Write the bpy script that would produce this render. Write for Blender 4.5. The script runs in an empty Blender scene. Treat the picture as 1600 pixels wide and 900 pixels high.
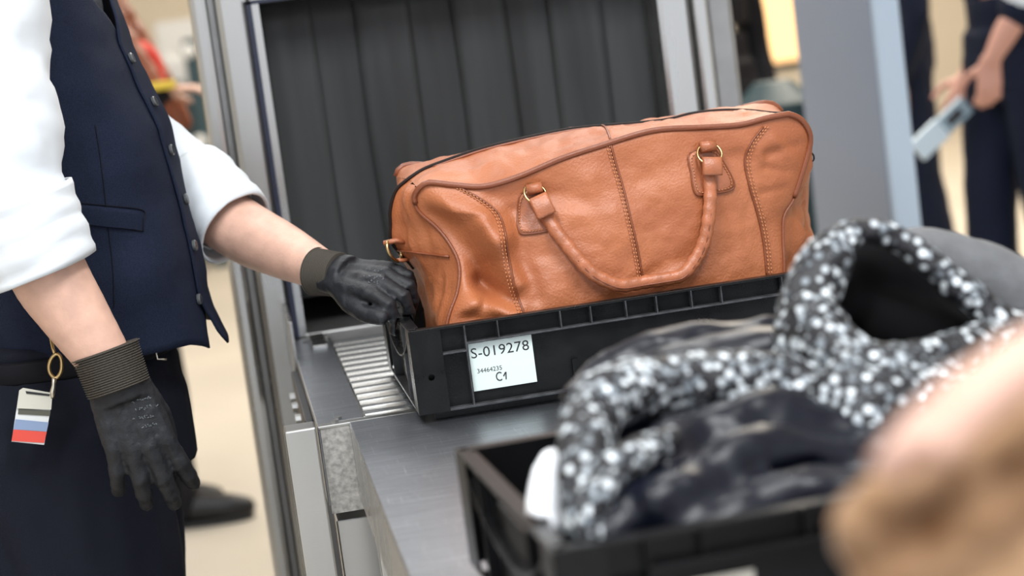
import bpy, bmesh, math, random
from mathutils import Vector, Matrix, noise
random.seed(7)
S = bpy.context.scene
COL = S.collection
# ---------------------------------------------------------------- camera, world, lights, exposure
TZ = 0.88                                   # height of the roller bed and the steel table
CAM = Vector((-0.1206, -2.2944, 0.5263 + TZ))
FPX = 3249.86
CF = Vector((math.sin(.1326) * math.cos(.1420), math.cos(.1326) * math.cos(.1420), -math.sin(.1420)))
_r = CF.cross(Vector((0, 0, 1))).normalized(); _u = _r.cross(CF)
CR = _r * math.cos(-.1307) + _u * math.sin(-.1307)
CU = _u * math.cos(-.1307) - _r * math.sin(-.1307)
cd = bpy.data.cameras.new('camera'); cam = bpy.data.objects.new('camera', cd); COL.objects.link(cam)
cam.matrix_world = Matrix((CR, CU, -CF)).transposed().to_4x4()
cam.location = CAM
cd.sensor_width = 36; cd.lens = FPX / 1600 * 36; cd.clip_start = .05; cd.clip_end = 200
cd.dof.use_dof = True; cd.dof.focus_distance = 2.66; cd.dof.aperture_fstop = 3.4
S.camera = cam
wd = bpy.data.worlds.new('hall_light'); S.world = wd; wd.use_nodes = True
wd.node_tree.nodes['Background'].inputs[0].default_value = (.90, .94, 1, 1)
wd.node_tree.nodes['Background'].inputs[1].default_value = 1.15
S.view_settings.view_transform = 'Standard'; S.view_settings.look = 'None'
S.view_settings.gamma = 1; S.view_settings.use_curve_mapping = False; S.view_settings.exposure = .25
def area(name, loc, aim, sx, sy, power, col=(1, 1, 1)):
    l = bpy.data.lights.new(name, 'AREA'); l.shape = 'RECTANGLE'; l.size = sx; l.size_y = sy; l.energy = power; l.color = col
    o = bpy.data.objects.new(name, l); COL.objects.link(o); o.location = loc
    o.rotation_euler = (Vector(aim) - Vector(loc)).to_track_quat('-Z', 'Y').to_euler(); return o
for lx, ly, sx, sy, pw, lc in ((-1.0, -1.9, .6, 2.0, 108, (.97, .99, 1)), (1.0, -1.9, .6, 2.0, 108, (.97, .99, 1)), (-.9, 2.6, .5, 2.6, 36, (.97, .99, 1)), (.9, 2.6, .5, 2.6, 36, (.97, .99, 1)),
                             (2.9, 5.5, 2.5, 2.5, 260, (1, .90, .76)), (-1.6, 6.0, 2.0, 2.0, 90, (1, .97, .93)), (2.9, 9.5, 3.5, 2.5, 240, (1, .88, .72))):
    area('ceiling_lamp', (lx, ly, 3.95), (lx, ly, 0), sx, sy, pw, lc)
# ---------------------------------------------------------------- helpers
def pt(u, v, Y=None, Z=None, X=None):
    """world point where the sight line through photo pixel (u, v) meets a plane of the place"""
    d = CF + CR * ((u - 800) / FPX) - CU * ((v - 450) / FPX)
    if Y is not None: t = (Y - CAM.y) / d.y
    elif Z is not None: t = (Z - CAM.z) / d.z
    else: t = (X - CAM.x) / d.x
    return CAM + d * t
MATS = {}
def mat(name, col, rough=.5, metal=0, bump=0, bscale=200, var=0, vscale=8, spec=.5, sheen=0, stretch=(1, 1, 1), coat=0, col2=None, emit=0, trans=0):
    m = bpy.data.materials.new(name); MATS[name] = m; m.use_nodes = True
    nt = m.node_tree; b = nt.nodes['Principled BSDF']
    b.inputs['Base Color'].default_value = (*col, 1); b.inputs['Roughness'].default_value = rough
    b.inputs['Metallic'].default_value = metal; b.inputs['Specular IOR Level'].default_value = spec
    b.inputs['Sheen Weight'].default_value = sheen; b.inputs['Coat Weight'].default_value = coat
    if trans: b.inputs['Transmission Weight'].default_value = trans
    if emit: b.inputs['Emission Color'].default_value = (*col, 1); b.inputs['Emission Strength'].default_value = emit
    if bump or var:
        tc = nt.nodes.new('ShaderNodeTexCoord'); mp = nt.nodes.new('ShaderNodeMapping'); mp.inputs['Scale'].default_value = stretch
        nt.links.new(tc.outputs['Object'], mp.inputs[0])
    if var:
        n = nt.nodes.new('ShaderNodeTexNoise'); n.inputs['Scale'].default_value = vscale; n.inputs['Detail'].default_value = 6
        nt.links.new(mp.outputs[0], n.inputs['Vector'])
        r = nt.nodes.new('ShaderNodeValToRGB'); r.color_ramp.elements[0].position = .32; r.color_ramp.elements[1].position = .68
        c2 = col2 or tuple(min(1, c * (1 + var)) for c in col); c1 = col if col2 else tuple(c * (1 - var) for c in col)
        r.color_ramp.elements[0].color = (*c1, 1); r.color_ramp.elements[1].color = (*c2, 1)
        nt.links.new(n.outputs['Fac'], r.inputs[0]); nt.links.new(r.outputs[0], b.inputs['Base Color'])
    if bump:
        n = nt.nodes.new('ShaderNodeTexNoise'); n.inputs['Scale'].default_value = bscale; n.inputs['Detail'].default_value = 4
        nt.links.new(mp.outputs[0], n.inputs['Vector'])
        bp = nt.nodes.new('ShaderNodeBump'); bp.inputs['Strength'].default_value = bump; bp.inputs['Distance'].default_value = .002
        nt.links.new(n.outputs['Fac'], bp.inputs['Height']); nt.links.new(bp.outputs[0], b.inputs['Normal'])
    return m
def rough_scratches(m, lo, hi, scale, stretch):
    nt = m.node_tree; tc = nt.nodes.new('ShaderNodeTexCoord'); mp = nt.nodes.new('ShaderNodeMapping'); mp.inputs['Scale'].default_value = stretch
    n = nt.nodes.new('ShaderNodeTexNoise'); n.inputs['Scale'].default_value = scale; n.inputs['Detail'].default_value = 8
    mr = nt.nodes.new('ShaderNodeMapRange'); mr.inputs['From Min'].default_value = .35; mr.inputs['From Max'].default_value = .65
    mr.inputs['To Min'].default_value = lo; mr.inputs['To Max'].default_value = hi
    nt.links.new(tc.outputs['Object'], mp.inputs[0]); nt.links.new(mp.outputs[0], n.inputs['Vector']); nt.links.new(n.outputs['Fac'], mr.inputs['Value'])
    nt.links.new(mr.outputs[0], nt.nodes['Principled BSDF'].inputs['Roughness'])
steel = mat('brushed_steel', (.48, .48, .47), .34, 1, bump=.05, bscale=60, stretch=(1, 1, 14)); rough_scratches(steel, .22, .36, 9, (1, 1, .2))
steel_dull = mat('dull_steel', (.30, .30, .30), .45, 1, var=.06, vscale=30)
steel_top = mat('scratched_table_steel', (.38, .40, .44), .36, 1, var=.06, vscale=40, stretch=(1, 5, 1)); rough_scratches(steel_top, .33, .37, 50, (1, 6, 1))
def scratches(m):                               # long fine wear lines across the sheet
    nt = m.node_tree; b = nt.nodes['Principled BSDF']; src = b.inputs['Base Color'].links[0].from_socket
    tc = nt.nodes.new('ShaderNodeTexCoord'); prev = src
    for sc_, st, rz, lo in ((9, (1, 60, 1), .03, .575), (10, (1, 110, 1), -.06, .57), (9, (60, 1.4, 1), .25, .63), (14, (50, 1, 1), -.5, .66)):
        mp = nt.nodes.new('ShaderNodeMapping'); mp.inputs['Scale'].default_value = st; mp.inputs['Rotation'].default_value = (0, 0, rz)
        n = nt.nodes.new('ShaderNodeTexNoise'); n.inputs['Scale'].default_value = sc_; n.inputs['Detail'].default_value = 5
        mr = nt.nodes.new('ShaderNodeMapRange'); mr.inputs['From Min'].default_value = lo; mr.inputs['From Max'].default_value = lo + .08; mr.inputs['To Max'].default_value = .42
        mx = nt.nodes.new('ShaderNodeMix'); mx.data_type = 'RGBA'; mx.inputs[7].default_value = (.86, .89, .94, 1)
        nt.links.new(tc.outputs['Object'], mp.inputs[0]); nt.links.new(mp.outputs[0], n.inputs['Vector']); nt.links.new(n.outputs['Fac'], mr.inputs['Value'])
        nt.links.new(mr.outputs[0], mx.inputs[0]); nt.links.new(prev, mx.inputs[6]); prev = mx.outputs[2]
    nt.links.new(prev, b.inputs['Base Color'])
scratches(steel_top)
chrome = mat('roller_chrome', (.93, .95, .97), .25, 1)
rubber = mat('curtain_rubber', (.019, .0198, .0205), .5, 0, var=.9, vscale=2.5, stretch=(5, 1, .4), col2=(.045, .047, .048), bump=.1, bscale=5, spec=.25); rough_scratches(rubber, .34, .62, 4, (6, 1, .6))
dark = mat('dark_metal', (.012, .013, .016), .5)
blackp = mat('crate_plastic', (.0045, .0047, .005), .36, bump=.18, bscale=420, spec=.28); rough_scratches(blackp, .24, .46, 25, (1, 1, 1))
blackp_old = mat('worn_crate_plastic', (.0045, .0045, .005), .30, bump=.15, bscale=300, spec=.24)
paper = mat('white_sticker', (.62, .70, .67), .5)
scuff_glint = mat('scuffed_highlight_edge', (.040, .041, .044), .34, spec=.4, var=.5, vscale=60)  # scuffed ribs and rails; their edge highlights are painted in as a lighter tone
ink = mat('black_ink', (.012, .013, .016), .6)
def link(o, parent=None):
    COL.objects.link(o)
    if parent is not None: o.parent = parent
    return o
def tag(o, label, cat, group=None, kind=None):
    if label: o['label'] = label
    if cat: o['category'] = cat
    if group: o['group'] = group
    if kind: o['kind'] = kind
    return o
def empty(name, loc, label, cat, rz=0, group=None):
    o = bpy.data.objects.new(name, None); o.location = loc; o.rotation_euler = (0, 0, rz); o.empty_display_size = .05
    COL.objects.link(o); return tag(o, label, cat, group)
CLAMP = None                                # keeps soft things inside the crate that holds them
def mk(name, verts, faces, m, parent=None, smooth=True, world=True):
    """one mesh object; vertices in world space are moved into an unrotated parent's space"""
    off = Vector(parent.location) if (parent is not None and world) else Vector((0, 0, 0))
    p2 = parent
    if parent is not None and world and parent.parent is not None: off = off + Vector(parent.parent.location)
    if CLAMP and world: verts = [CLAMP(Vector(v)) for v in verts]
    me = bpy.data.meshes.new(name); me.from_pydata([tuple(Vector(v) - off) for v in verts], [], faces); me.update()
    bm = bmesh.new(); bm.from_mesh(me); bmesh.ops.recalc_face_normals(bm, faces=bm.faces); bm.to_mesh(me); bm.free()
    if smooth: me.polygons.foreach_set('use_smooth', [True] * len(me.polygons))
    me.materials.append(m)
    return link(bpy.data.objects.new(name, me), p2)
class MB:
    def __init__(s): s.v = []; s.f = []
    def add(s, v, f):
        n = len(s.v); s.v += [Vector(x) for x in v]; s.f += [tuple(i + n for i in q) for q in f]; return s
    def box(s, x0, x1, y0, y1, z0, z1):
        return s.add([(x0, y0, z0), (x1, y0, z0), (x1, y1, z0), (x0, y1, z0), (x0, y0, z1), (x1, y0, z1), (x1, y1, z1), (x0, y1, z1)],
                     [(0, 3, 2, 1), (4, 5, 6, 7), (0, 1, 5, 4), (1, 2, 6, 5), (2, 3, 7, 6), (3, 0, 4, 7)])
    def tube(s, pts, rad, n=10, cap=True, flat=None, up=None, closed=False):
        """sweep; rad number/list/(a,b) pairs; flat = squash of second axis"""
        pts = [Vector(p) for p in pts]; N = len(pts)
        if not isinstance(rad, (list, tuple)): rad = [rad] * N
        T = []
        for i in range(N):
            a = pts[(i - 1) % N] if (closed or i > 0) else pts[i]; b = pts[(i + 1) % N] if (closed or i < N - 1) else pts[i]
            T.append((b - a).normalized())
        u = Vector(up) if up else Vector((0, 0, 1)) if abs(T[0].z) < .9 else Vector((1, 0, 0))
        V = []
        for i in range(N):
            u = (Vector(up) if up else u); u = (u - T[i] * u.dot(T[i])).normalized(); w = T[i].cross(u)
            r = rad[i]; ra, rb = r if isinstance(r, (tuple, list)) else (r, r * (flat or 1))
            for k in range(n):
                a = 2 * math.pi * k / n; V.append(pts[i] + w * (math.cos(a) * ra) + u * (math.sin(a) * rb))
        F = []
        for i in range(N if closed else N - 1):
            for k in range(n):
                a = i * n + k; b = i * n + (k + 1) % n; c = ((i + 1) % N) * n + (k + 1) % n; d = ((i + 1) % N) * n + k
                F.append((a, b, c, d))
        if cap and not closed: F += [tuple(range(n - 1, -1, -1)), tuple(range((N - 1) * n, N * n))]
        return s.add(V, F)
    def ball(s, c, r, nu=14, nv=9):
        c = Vector(c); rx, ry, rz = r if isinstance(r, (tuple, list)) else (r, r, r)
        V = [c + Vector((0, 0, rz))]; F = []
        for i in range(1, nv):
            for k in range(nu):
                t = math.pi * i / nv; a = 2 * math.pi * k / nu
                V.append(c + Vector((rx * math.sin(t) * math.cos(a), ry * math.sin(t) * math.sin(a), rz * math.cos(t))))
        V.append(c - Vector((0, 0, rz)))
        for k in range(nu): F.append((0, 1 + k, 1 + (k + 1) % nu))
        for i in range(nv - 2):
            for k in range(nu): F.append((1 + i * nu + k, 1 + (i + 1) * nu + k, 1 + (i + 1) * nu + (k + 1) % nu, 1 + i * nu + (k + 1) % nu))
        b = 1 + (nv - 2) * nu
        for k in range(nu): F.append((b + k, len(V) - 1, b + (k + 1) % nu))
        return s.add(V, F)
    def build(s, name, m, parent=None, smooth=False, world=True, bevel=0):
        o = mk(name, s.v, s.f, m, parent, smooth, world)
        if bevel:
            b = o.modifiers.new('bevel', 'BEVEL'); b.width = bevel; b.segments = 2; b.limit_method = 'ANGLE'
        return o
    def blob(s, name, m, parent=None, voxel=.005, smooth=6, world=True, disp=None):
        """weld overlapping pieces into one continuous skin"""
        me = bpy.data.meshes.new('t'); me.from_pydata([tuple(v) for v in s.v], [], s.f)
        bm = bmesh.new(); bm.from_mesh(me); bmesh.ops.recalc_face_normals(bm, faces=bm.faces); bm.to_mesh(me); bm.free()
        t = bpy.data.objects.new('t', me); COL.objects.link(t)
        r = t.modifiers.new('r', 'REMESH'); r.mode = 'VOXEL'; r.voxel_size = voxel
        k = t.modifiers.new('s', 'SMOOTH'); k.iterations = smooth; k.factor = .5
        dg = bpy.context.evaluated_depsgraph_get(); e = bpy.data.meshes.new_from_object(t.evaluated_get(dg))
        V = [v.co.copy() for v in e.vertices]; N = [v.normal.copy() for v in e.vertices]; F = [tuple(p.vertices) for p in e.polygons]
        bpy.data.objects.remove(t); bpy.data.meshes.remove(me); bpy.data.meshes.remove(e)
        if disp: V = [v + n * disp(v) for v, n in zip(V, N)]
        return mk(name, V, F, m, parent, True, world)
def crom(P, n=8, closed=False):
    """Catmull-Rom through points (tuples of any length)"""
    P = [Vector(p) for p in P]; N = len(P); out = []
    for i in range(N if closed else N - 1):
        a = P[(i - 1) % N] if closed or i > 0 else P[i] * 2 - P[i + 1]; b = P[i]; c = P[(i + 1) % N]
        d = P[(i + 2) % N] if closed or i < N - 2 else c * 2 - b
        for k in range(n):
            t = k / n
            out.append(.5 * ((2 * b) + (c - a) * t + (2 * a - 5 * b + 4 * c - d) * t * t + (3 * b - a - 3 * c + d) * t ** 3))
    if not closed: out.append(P[-1].copy())
    return out
def resample(P, n):
    L = [0]
    for i in range(1, len(P)): L.append(L[-1] + (P[i] - P[i - 1]).length)
    out = []; j = 0
    for k in range(n):
        t = L[-1] * k / (n - 1)
        while j < len(P) - 2 and L[j + 1] < t: j += 1
        d = L[j + 1] - L[j]; out.append(P[j].lerp(P[j + 1], 0 if d == 0 else min(1, (t - L[j]) / d)))
    return out
def lerp(a, b, t): return a + (b - a) * t
def interp(tab, x):
    if x <= tab[0][0]: return tab[0][1]
    for (a, b), (c, d) in zip(tab, tab[1:]):
        if x <= c: return lerp(b, d, (x - a) / (c - a))
    return tab[-1][1]
def grid(fn, nu, nv):
    V = [fn(i / nu, j / nv) for j in range(nv + 1) for i in range(nu + 1)]
    F = [(j * (nu + 1) + i, j * (nu + 1) + i + 1, (j + 1) * (nu + 1) + i + 1, (j + 1) * (nu + 1) + i) for j in range(nv) for i in range(nu)]
    return V, F
def text(name, s, size, loc, parent, m, rot=(math.pi / 2, 0, 0), bold=0, shear=0, sx=1, space=1):
    c = bpy.data.curves.new(name, 'FONT'); c.body = s; c.size = size; c.extrude = .0001; c.offset = bold; c.shear = shear; c.space_character = space; c.resolution_u = 3
    t = bpy.data.objects.new(name, c); COL.objects.link(t)
    dg = bpy.context.evaluated_depsgraph_get(); me = bpy.data.meshes.new_from_object(t.evaluated_get(dg)); bpy.data.objects.remove(t); bpy.data.curves.remove(c)
    me.materials.clear(); me.materials.append(m)
    o = bpy.data.objects.new(name, me); o.location = loc; o.rotation_euler = rot; o.scale = (sx, 1, 1); return link(o, parent)
# ---------------------------------------------------------------- the hall
floor_m = mat('pale_hall_floor', (.46, .42, .36), .42, var=.10, vscale=.7)
wall_m = mat('cream_wall', (.66, .60, .50), .7, var=.06, vscale=.5)
def struct(name, mb, m): o = mb.build(name, m); o['kind'] = 'structure'; return o
struct('floor', MB().box(-5, 8, -4, 14, -.05, 0), floor_m)
struct('ceiling', MB().box(-5, 8, -3, 14, 4, 4.1), mat('ceiling_panels', (.78, .79, .80), .7, var=.05, vscale=2))
struct('wall_back', MB().box(-5, 8, 14, 14.15, 0, 4), wall_m)
struct('wall_left', MB().box(-5.15, -5, -4, 14, 0, 4), wall_m)
struct('wall_right', MB().box(8, 8.15, -4, 14, 0, 4), wall_m)
# ---------------------------------------------------------------- x-ray machine
MY = 1.15
xr = empty('baggage_scanner', (.3, MY, 0), 'large stainless steel baggage scanner with a dark curtained tunnel behind the rollers', 'scanner')
OX0, OX1, OZ1 = -.030, .645, TZ + .556
MB().box(-.086, OX0, MY, MY + 1.6, 0, OZ1 + .25).build('side_housing', steel, xr, bevel=.012)
MB().box(OX0, OX1, MY, MY + 1.6, OZ1, OZ1 + .25).build('top_housing', steel, xr, bevel=.004)
MB().box(OX1, OX1 + .06, MY + .01, MY + 1.6, 0, OZ1 + .25).build('side_housing', steel, xr, bevel=.01)
MB().box(OX1 + .06, OX1 + .085, MY - .005, MY + 1.6, 0, OZ1 + .25).build('corner_strip', steel, xr, bevel=.006)
MB().box(OX1 + .085, OX1 + .135, MY + .02, MY + 1.6, 0, OZ1 + .25).build('side_panel', steel_dull, xr, bevel=.01)
MB().box(-.096, -.086, MY + .025, MY + 1.6, 0, OZ1 + .25).build('groove', steel_dull, xr)
MB().box(-.126, -.096, MY + .004, MY + 1.6, 0, OZ1 + .25).build('corner_strip', steel, xr, bevel=.01)
MB().box(OX0, OX1, MY + .02, MY + 1.6, 0, TZ - .035).build('bed_housing', steel_dull, xr, bevel=.004)
MB().box(OX0 + .012, OX1, MY - .008, MY + 1.2, TZ - .03, TZ + .006).build('tunnel_bed', steel_dull, xr, bevel=.003)
# dark gasket and bright lip round the opening
MB().box(OX0 - .004, OX0 + .004, MY - .006, MY + .02, TZ, OZ1 + .004).box(OX0 - .004, OX1, MY - .006, MY + .02, OZ1 - .001, OZ1 + .005).build('gasket', mat('navy_gasket', (.010, .014, .035), .4), xr)
MB().box(OX0 + .004, OX0 + .016, MY - .003, MY + .10, TZ, OZ1 - .001).build('lip', steel, xr)
MB().box(OX0 - .02, OX1 + .02, MY + 1.55, MY + 1.58, TZ, OZ1).build('tunnel_back', dark, xr)
sw = (OX1 - OX0 - .016) / 8
for k in range(8):
    x0 = OX0 + .016 + k * sw - .006; w = sw + .012; y0 = MY + .09 + (.006 if k % 2 else 0)
    ph = random.random() * 6; bow = random.uniform(.0005, .002)
    def fn(a, b, x0=x0, w=w, y0=y0, ph=ph, bow=bow, k=k):
        x = x0 + a * w; z = OZ1 - .002 - b * (.525 if k else .50)
        return Vector((x + .004 * math.sin(b * 5 + ph) * b, y0 - bow * math.sin(math.pi * a) - .008 * b * b * math.sin(ph) + .0015 * math.sin(b * 7 + ph), z))
    V, F = grid(fn, 6, 14); V2 = [v + Vector((0, .004, 0)) for v in V]
    mb = MB().add(V, F).add(V2, F); n = len(V)
    rim = list(range(0, 7)) + [j * 7 + 6 for j in range(1, 15)] + [14 * 7 + i for i in range(5, -1, -1)] + [j * 7 for j in range(13, 0, -1)]
    mb.f += [(rim[i], rim[(i + 1) % len(rim)], rim[(i + 1) % len(rim)] + n, rim[i] + n) for i in range(len(rim))]
    mb.build('curtain_strip', rubber, xr, smooth=True)
# ---------------------------------------------------------------- roller conveyor
rc = empty('roller_conveyor', (.3, .75, 0), 'steel roller conveyor with bright narrow rollers leading out of the scanner', 'conveyor')
RX0, RX1, FY = -.0415, .70, .369
MB().box(RX0, .0205, FY + .018, 1.13, TZ - .004, TZ).box(RX0, RX0 + .004, FY + .018, 1.13, TZ - .11, TZ - .004).build('side_rail', steel_top, rc, bevel=.0012)
MB().box(.655, RX1, FY + .018, 1.13, TZ - .11, TZ).build('side_rail', steel_top, rc, bevel=.0012)
MB().box(RX0, RX1, FY, FY + .018, TZ - .004, TZ).build('end_strip', steel, rc, bevel=.001)
MB().box(RX0 + .003, .08, FY + .002, FY + .008, TZ - .118, TZ - .004).build('end_plate', mat('galvanised_plate', (.42, .41, .39), .5, .8, var=.3, vscale=140, bump=.1), rc)
MB().box(.0205, .0225, FY + .018, 1.13, TZ - .05, TZ + .001).build('roller_guide', steel, rc)
cyl = MB(); cyl.tube([(.024, 0, 0), (.653, 0, 0)], .0232, 28, cap=False)
r0 = None; y = FY + .044; i = 0
while y < 1.105:
    if r0 is None:
        r0 = cyl.build('roller', chrome, rc, smooth=True, world=False); o = r0
        hub = MB().tube([(-.003, 0, 0), (-.0005, 0, 0), (-.0005, 0, 0), (.0005, 0, 0)], [.006, .006, .022, .022], 12).build('axle_end', steel_dull, r0, world=False); hub.location = (.0245, 0, 0); hub.rotation_euler = (0, 0, 0)
    else:
        o = link(r0.copy(), rc); h = link(hub.copy(), o)
    o.location = (-.3, y - .75, TZ - .0232); y += .0495
for (x, yy) in ((-.018, FY + .01), (-.012, FY + .03), (-.02, 1.09), (.012, 1.09)):
    MB().tube([(x, yy, TZ), (x, yy, TZ + .0035)], .0055, 6).build('bolt', steel, rc)
MB().box(RX0 - .012, RX0, .50, .92, TZ - .085, TZ - .015).build('hinge_plate', dark, rc, bevel=.002)
for yy in (.54, .62, .70, .80, .88): MB().tube([(RX0 - .02, yy, TZ - .05), (RX0 - .012, yy, TZ - .05)], .008, 8).build('bolt', steel, rc)
MB().box(-.012, .012, 1.0, 1.13, TZ, TZ + .006).box(-.046, -.040, .93, 1.13, TZ - .05, TZ + .06).build('side_guard', steel, rc, bevel=.001)
MB().box(-.085, -.0445, .340, .385, 0, TZ + .006).build('post', steel, rc, bevel=.0025)
MB().box(.66, .70, .40, .44, 0, TZ - .11).build('post', steel, rc, bevel=.0025)
MB().box(-.034, .016, .40, .45, .58, TZ - .135).build('leg_block', steel, rc, bevel=.002)
MB().box(-.034, .70, .41, .45, .0, .58).build('leg_panel', dark, rc)
# ---------------------------------------------------------------- steel table
tb = empty('inspection_table', (.45, -.3, 0), 'scratched stainless steel table that carries both black crates', 'table')
MB().box(0, .92, -.98, FY - .001, TZ - .004, TZ).build('table_top', steel_top, tb, bevel=.0012)
MB().box(-.0005, .004, -.98, FY - .001, TZ - .10, TZ - .004).build('skirt', steel, tb, bevel=.001)
MB().box(.916, .92, -.98, FY - .001, TZ - .10, TZ - .004).build('skirt', steel, tb)
MB().box(.004, .916, -.98, -.976, TZ - .10, TZ - .004).build('skirt', steel, tb)
for (x, yy) in ((.01, -.96), (.87, -.96), (.01, .28), (.87, .28)): MB().box(x, x + .04, yy, yy + .04, 0, TZ - .004).build('leg', steel, tb, bevel=.002)
MB().box(.05, .87, -.92, .30, .30, .315).build('shelf', steel_dull, tb)
# ---------------------------------------------------------------- crates
def crate(name, x, y, rz, label, m, lab):
    c = empty(name, (x, y, TZ + .0004), label, 'crate', rz, 'black plastic luggage crates')
    W, D, H = .6, .4, .12; B = .012; em = scuff_glint if lab == 1 else m
    mb = MB()
    mb.box(.014, W - .014, .014, D - .014, B, B + .006)                    # floor
    mb.box(.012, W - .012, .012, .0155, B, H - .002).box(.012, W - .012, D - .0155, D - .012, B, H - .002)
    mb.box(.012, .0155, .012, D - .012, B, H - .028).box(W - .0155, W - .012, .012, D - .012, B, H - .028)
    mb.box(.012, .0155, .012, .11, H - .028, H - .002).box(.012, .0155, .29, D - .012, H - .028, H - .002)
    mb.box(W - .0155, W - .012, .012, .11, H - .028, H - .002).box(W - .0155, W - .012, .29, D - .012, H - .028, H - .002)
    mb.build('tub', m, c, world=False)
    ft = MB()
    for (a, b, e, f) in ((.022, W - .022, .022, .032), (.022, W - .022, D - .032, D - .022), (.022, .032, .03, D - .03), (W - .032, W - .022, .03, D - .03)): ft.box(a, b, e, f, 0, B)
    ft.build('foot_ring', m, c, world=False)
    rim = MB(); R = .0155                                                   # rim with slots at the corners
    for yy in (0, D - R): rim.box(.026, W - .026, yy, yy + R, H - .003, H)
    for xx in (0, W - R): rim.box(xx, xx + R, .026, D - .026, H - .003, H)
    for sx in (0, 1):
        for sy in (0, 1):
            X = lambda v: v if not sx else W - v
            Y = lambda v: v if not sy else D - v
            def bb(a, b, e, f): rim.box(min(X(a), X(b)), max(X(a), X(b)), min(Y(e), Y(f)), max(Y(e), Y(f)), H - .003, H)
            bb(0, .003, .0, .026); bb(.003, .026, 0, .003); bb(.0115, .026, .003, .0155); bb(.003, .0115, .014, .026)
    rim.build('rim', m, c, world=False, bevel=.0006)
    for sy in (0, 1):                                                       # plain corner panels with a round hole
        for sx in (0, 1):
            post = MB()
            N = 16; cx, cz, hr = .0215, .058, .0042; y0, y1 = 0, .003
            ring = [(cx + hr * math.cos(2 * math.pi * k / N), cz + hr * math.sin(2 * math.pi * k / N)) for k in range(N)]
            out = []
            for k in range(N):
                a = 2 * math.pi * k / N; dx, dz = math.cos(a), math.sin(a)
                t = min([q for q in [((.040 - cx) / dx if dx > 1e-6 else 9), ((.0 - cx) / dx if dx < -1e-6 else 9), ((H - .003 - cz) / dz if dz > 1e-6 else 9), ((B - cz) / dz if dz < -1e-6 else 9)]])
                out.append((cx + dx * t, cz + dz * t))
            corners = [(.040, H - .003), (0, H - .003), (0, B), (.040, B)]
            pts = ring + out + corners
            fx = lambda v: v if not sx else W - v
            fy = lambda v: v if not sy else D - v
            V = [(fx(a), fy(y0), b) for a, b in pts] + [(fx(a), fy(y1), b) for a, b in pts]; n = len(pts); F = []
            for k in range(N):
                k2 = (k + 1) % N
                F += [(k, k2, N + k2, N + k), (k + n, k2 + n, N + k2 + n, N + k + n), (k, k2, k2 + n, k + n)]
            for ci, (a, b) in enumerate(corners):                           # fill the four corner gaps
                ang = math.atan2(b - cz, a - cx) % (2 * math.pi); k = int(ang / (2 * math.pi / N))
                F += [(N + k, N + (k + 1) % N, 2 * N + ci), (N + k + n, N + (k + 1) % N + n, 2 * N + ci + n)]
            post.add(V, F)
            xs = (0, .003) if not sx else (W - .003, W); ys = (.003, .045) if not sy else (D - .045, D - .003)
            post.box(xs[0], xs[1], ys[0], ys[1], B, H - .003)
            xe = (.037, .040) if not sx else (W - .040, W - .037); ye = (.003, .013) if not sy else (D - .013, D - .003)
            post.box(xe[0], xe[1], ye[0], ye[1], B, H - .003)
            post.build('corner_panel', m, c, world=False)
    # bottom flange, middle rail and upright ribs, each moulded on the wall
    for sy in (0, 1):
        ys = (0, .0125) if not sy else (D - .0125, D)
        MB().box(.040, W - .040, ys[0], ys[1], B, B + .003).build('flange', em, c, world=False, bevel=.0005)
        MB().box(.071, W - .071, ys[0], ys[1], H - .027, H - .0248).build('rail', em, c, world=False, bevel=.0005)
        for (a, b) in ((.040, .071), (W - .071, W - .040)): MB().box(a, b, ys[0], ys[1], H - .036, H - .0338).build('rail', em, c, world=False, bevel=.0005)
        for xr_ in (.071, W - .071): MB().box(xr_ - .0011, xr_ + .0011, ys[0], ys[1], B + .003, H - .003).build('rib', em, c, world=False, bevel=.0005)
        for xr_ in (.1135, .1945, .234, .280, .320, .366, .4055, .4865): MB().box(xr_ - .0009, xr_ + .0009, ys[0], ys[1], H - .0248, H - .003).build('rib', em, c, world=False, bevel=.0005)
        ys2 = (.006, .0125) if not sy else (D - .0125, D - .006)
        for xr_ in (.207, .393): MB().box(xr_ - .004, xr_ + .004, ys2[0], ys2[1], B + .003, .052).build('stub', m, c, world=False)
    for sx in (0, 1):
        xs = (0, .0125) if not sx else (W - .0125, W)
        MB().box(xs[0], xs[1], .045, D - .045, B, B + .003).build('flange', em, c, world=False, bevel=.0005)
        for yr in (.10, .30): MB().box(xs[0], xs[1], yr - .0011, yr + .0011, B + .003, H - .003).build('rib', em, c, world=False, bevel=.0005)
        arch = []                                                           # curved brace under the hand hole
        for k in range(13):
            yy = .045 + (D - .09) * k / 12; arch.append((0, yy, H - .018 - .038 * math.sin(math.pi * k / 12) ** .8))
        V = []; F = []
        for k, (a, b, z) in enumerate(arch):
            for (xx, zz) in ((xs[0], z), (xs[1], z), (xs[1], z - .0025), (xs[0], z - .0025)): V.append((xx, b, zz))
            if k: F += [(4 * k - 4 + q, 4 * k - 4 + (q + 1) % 4, 4 * k + (q + 1) % 4, 4 * k + q) for q in range(4)]
        MB().add(V, F).build('handle_brace', m, c, world=False)
    if lab == 1:
        st = MB().box(.0735, .1555, .0085, .0093, .030, .0915).build('sticker', paper, c, world=False, bevel=.0003)
        st['label'] = 'white number sticker with rounded corners'
        text('printed_number', 'S-019278', .0185, (.0752, .0084, .0725), st, ink, sx=1.07, space=1.02)
        text('small_number', '34464235', .0082, (.0805, .0084, .0525), st, ink)
        hw = lambda L: [Vector((x, .0084, z)) for x, z in L]
        MB().tube([Vector((.1085 + .0042 * math.cos(a_), .0084, .0445 + .0052 * math.sin(a_))) for a_ in [math.radians(50 + 26 * k) for k in range(11)]], .0008, 6).build('handwritten_letter', ink, st, smooth=True, world=False)
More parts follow.
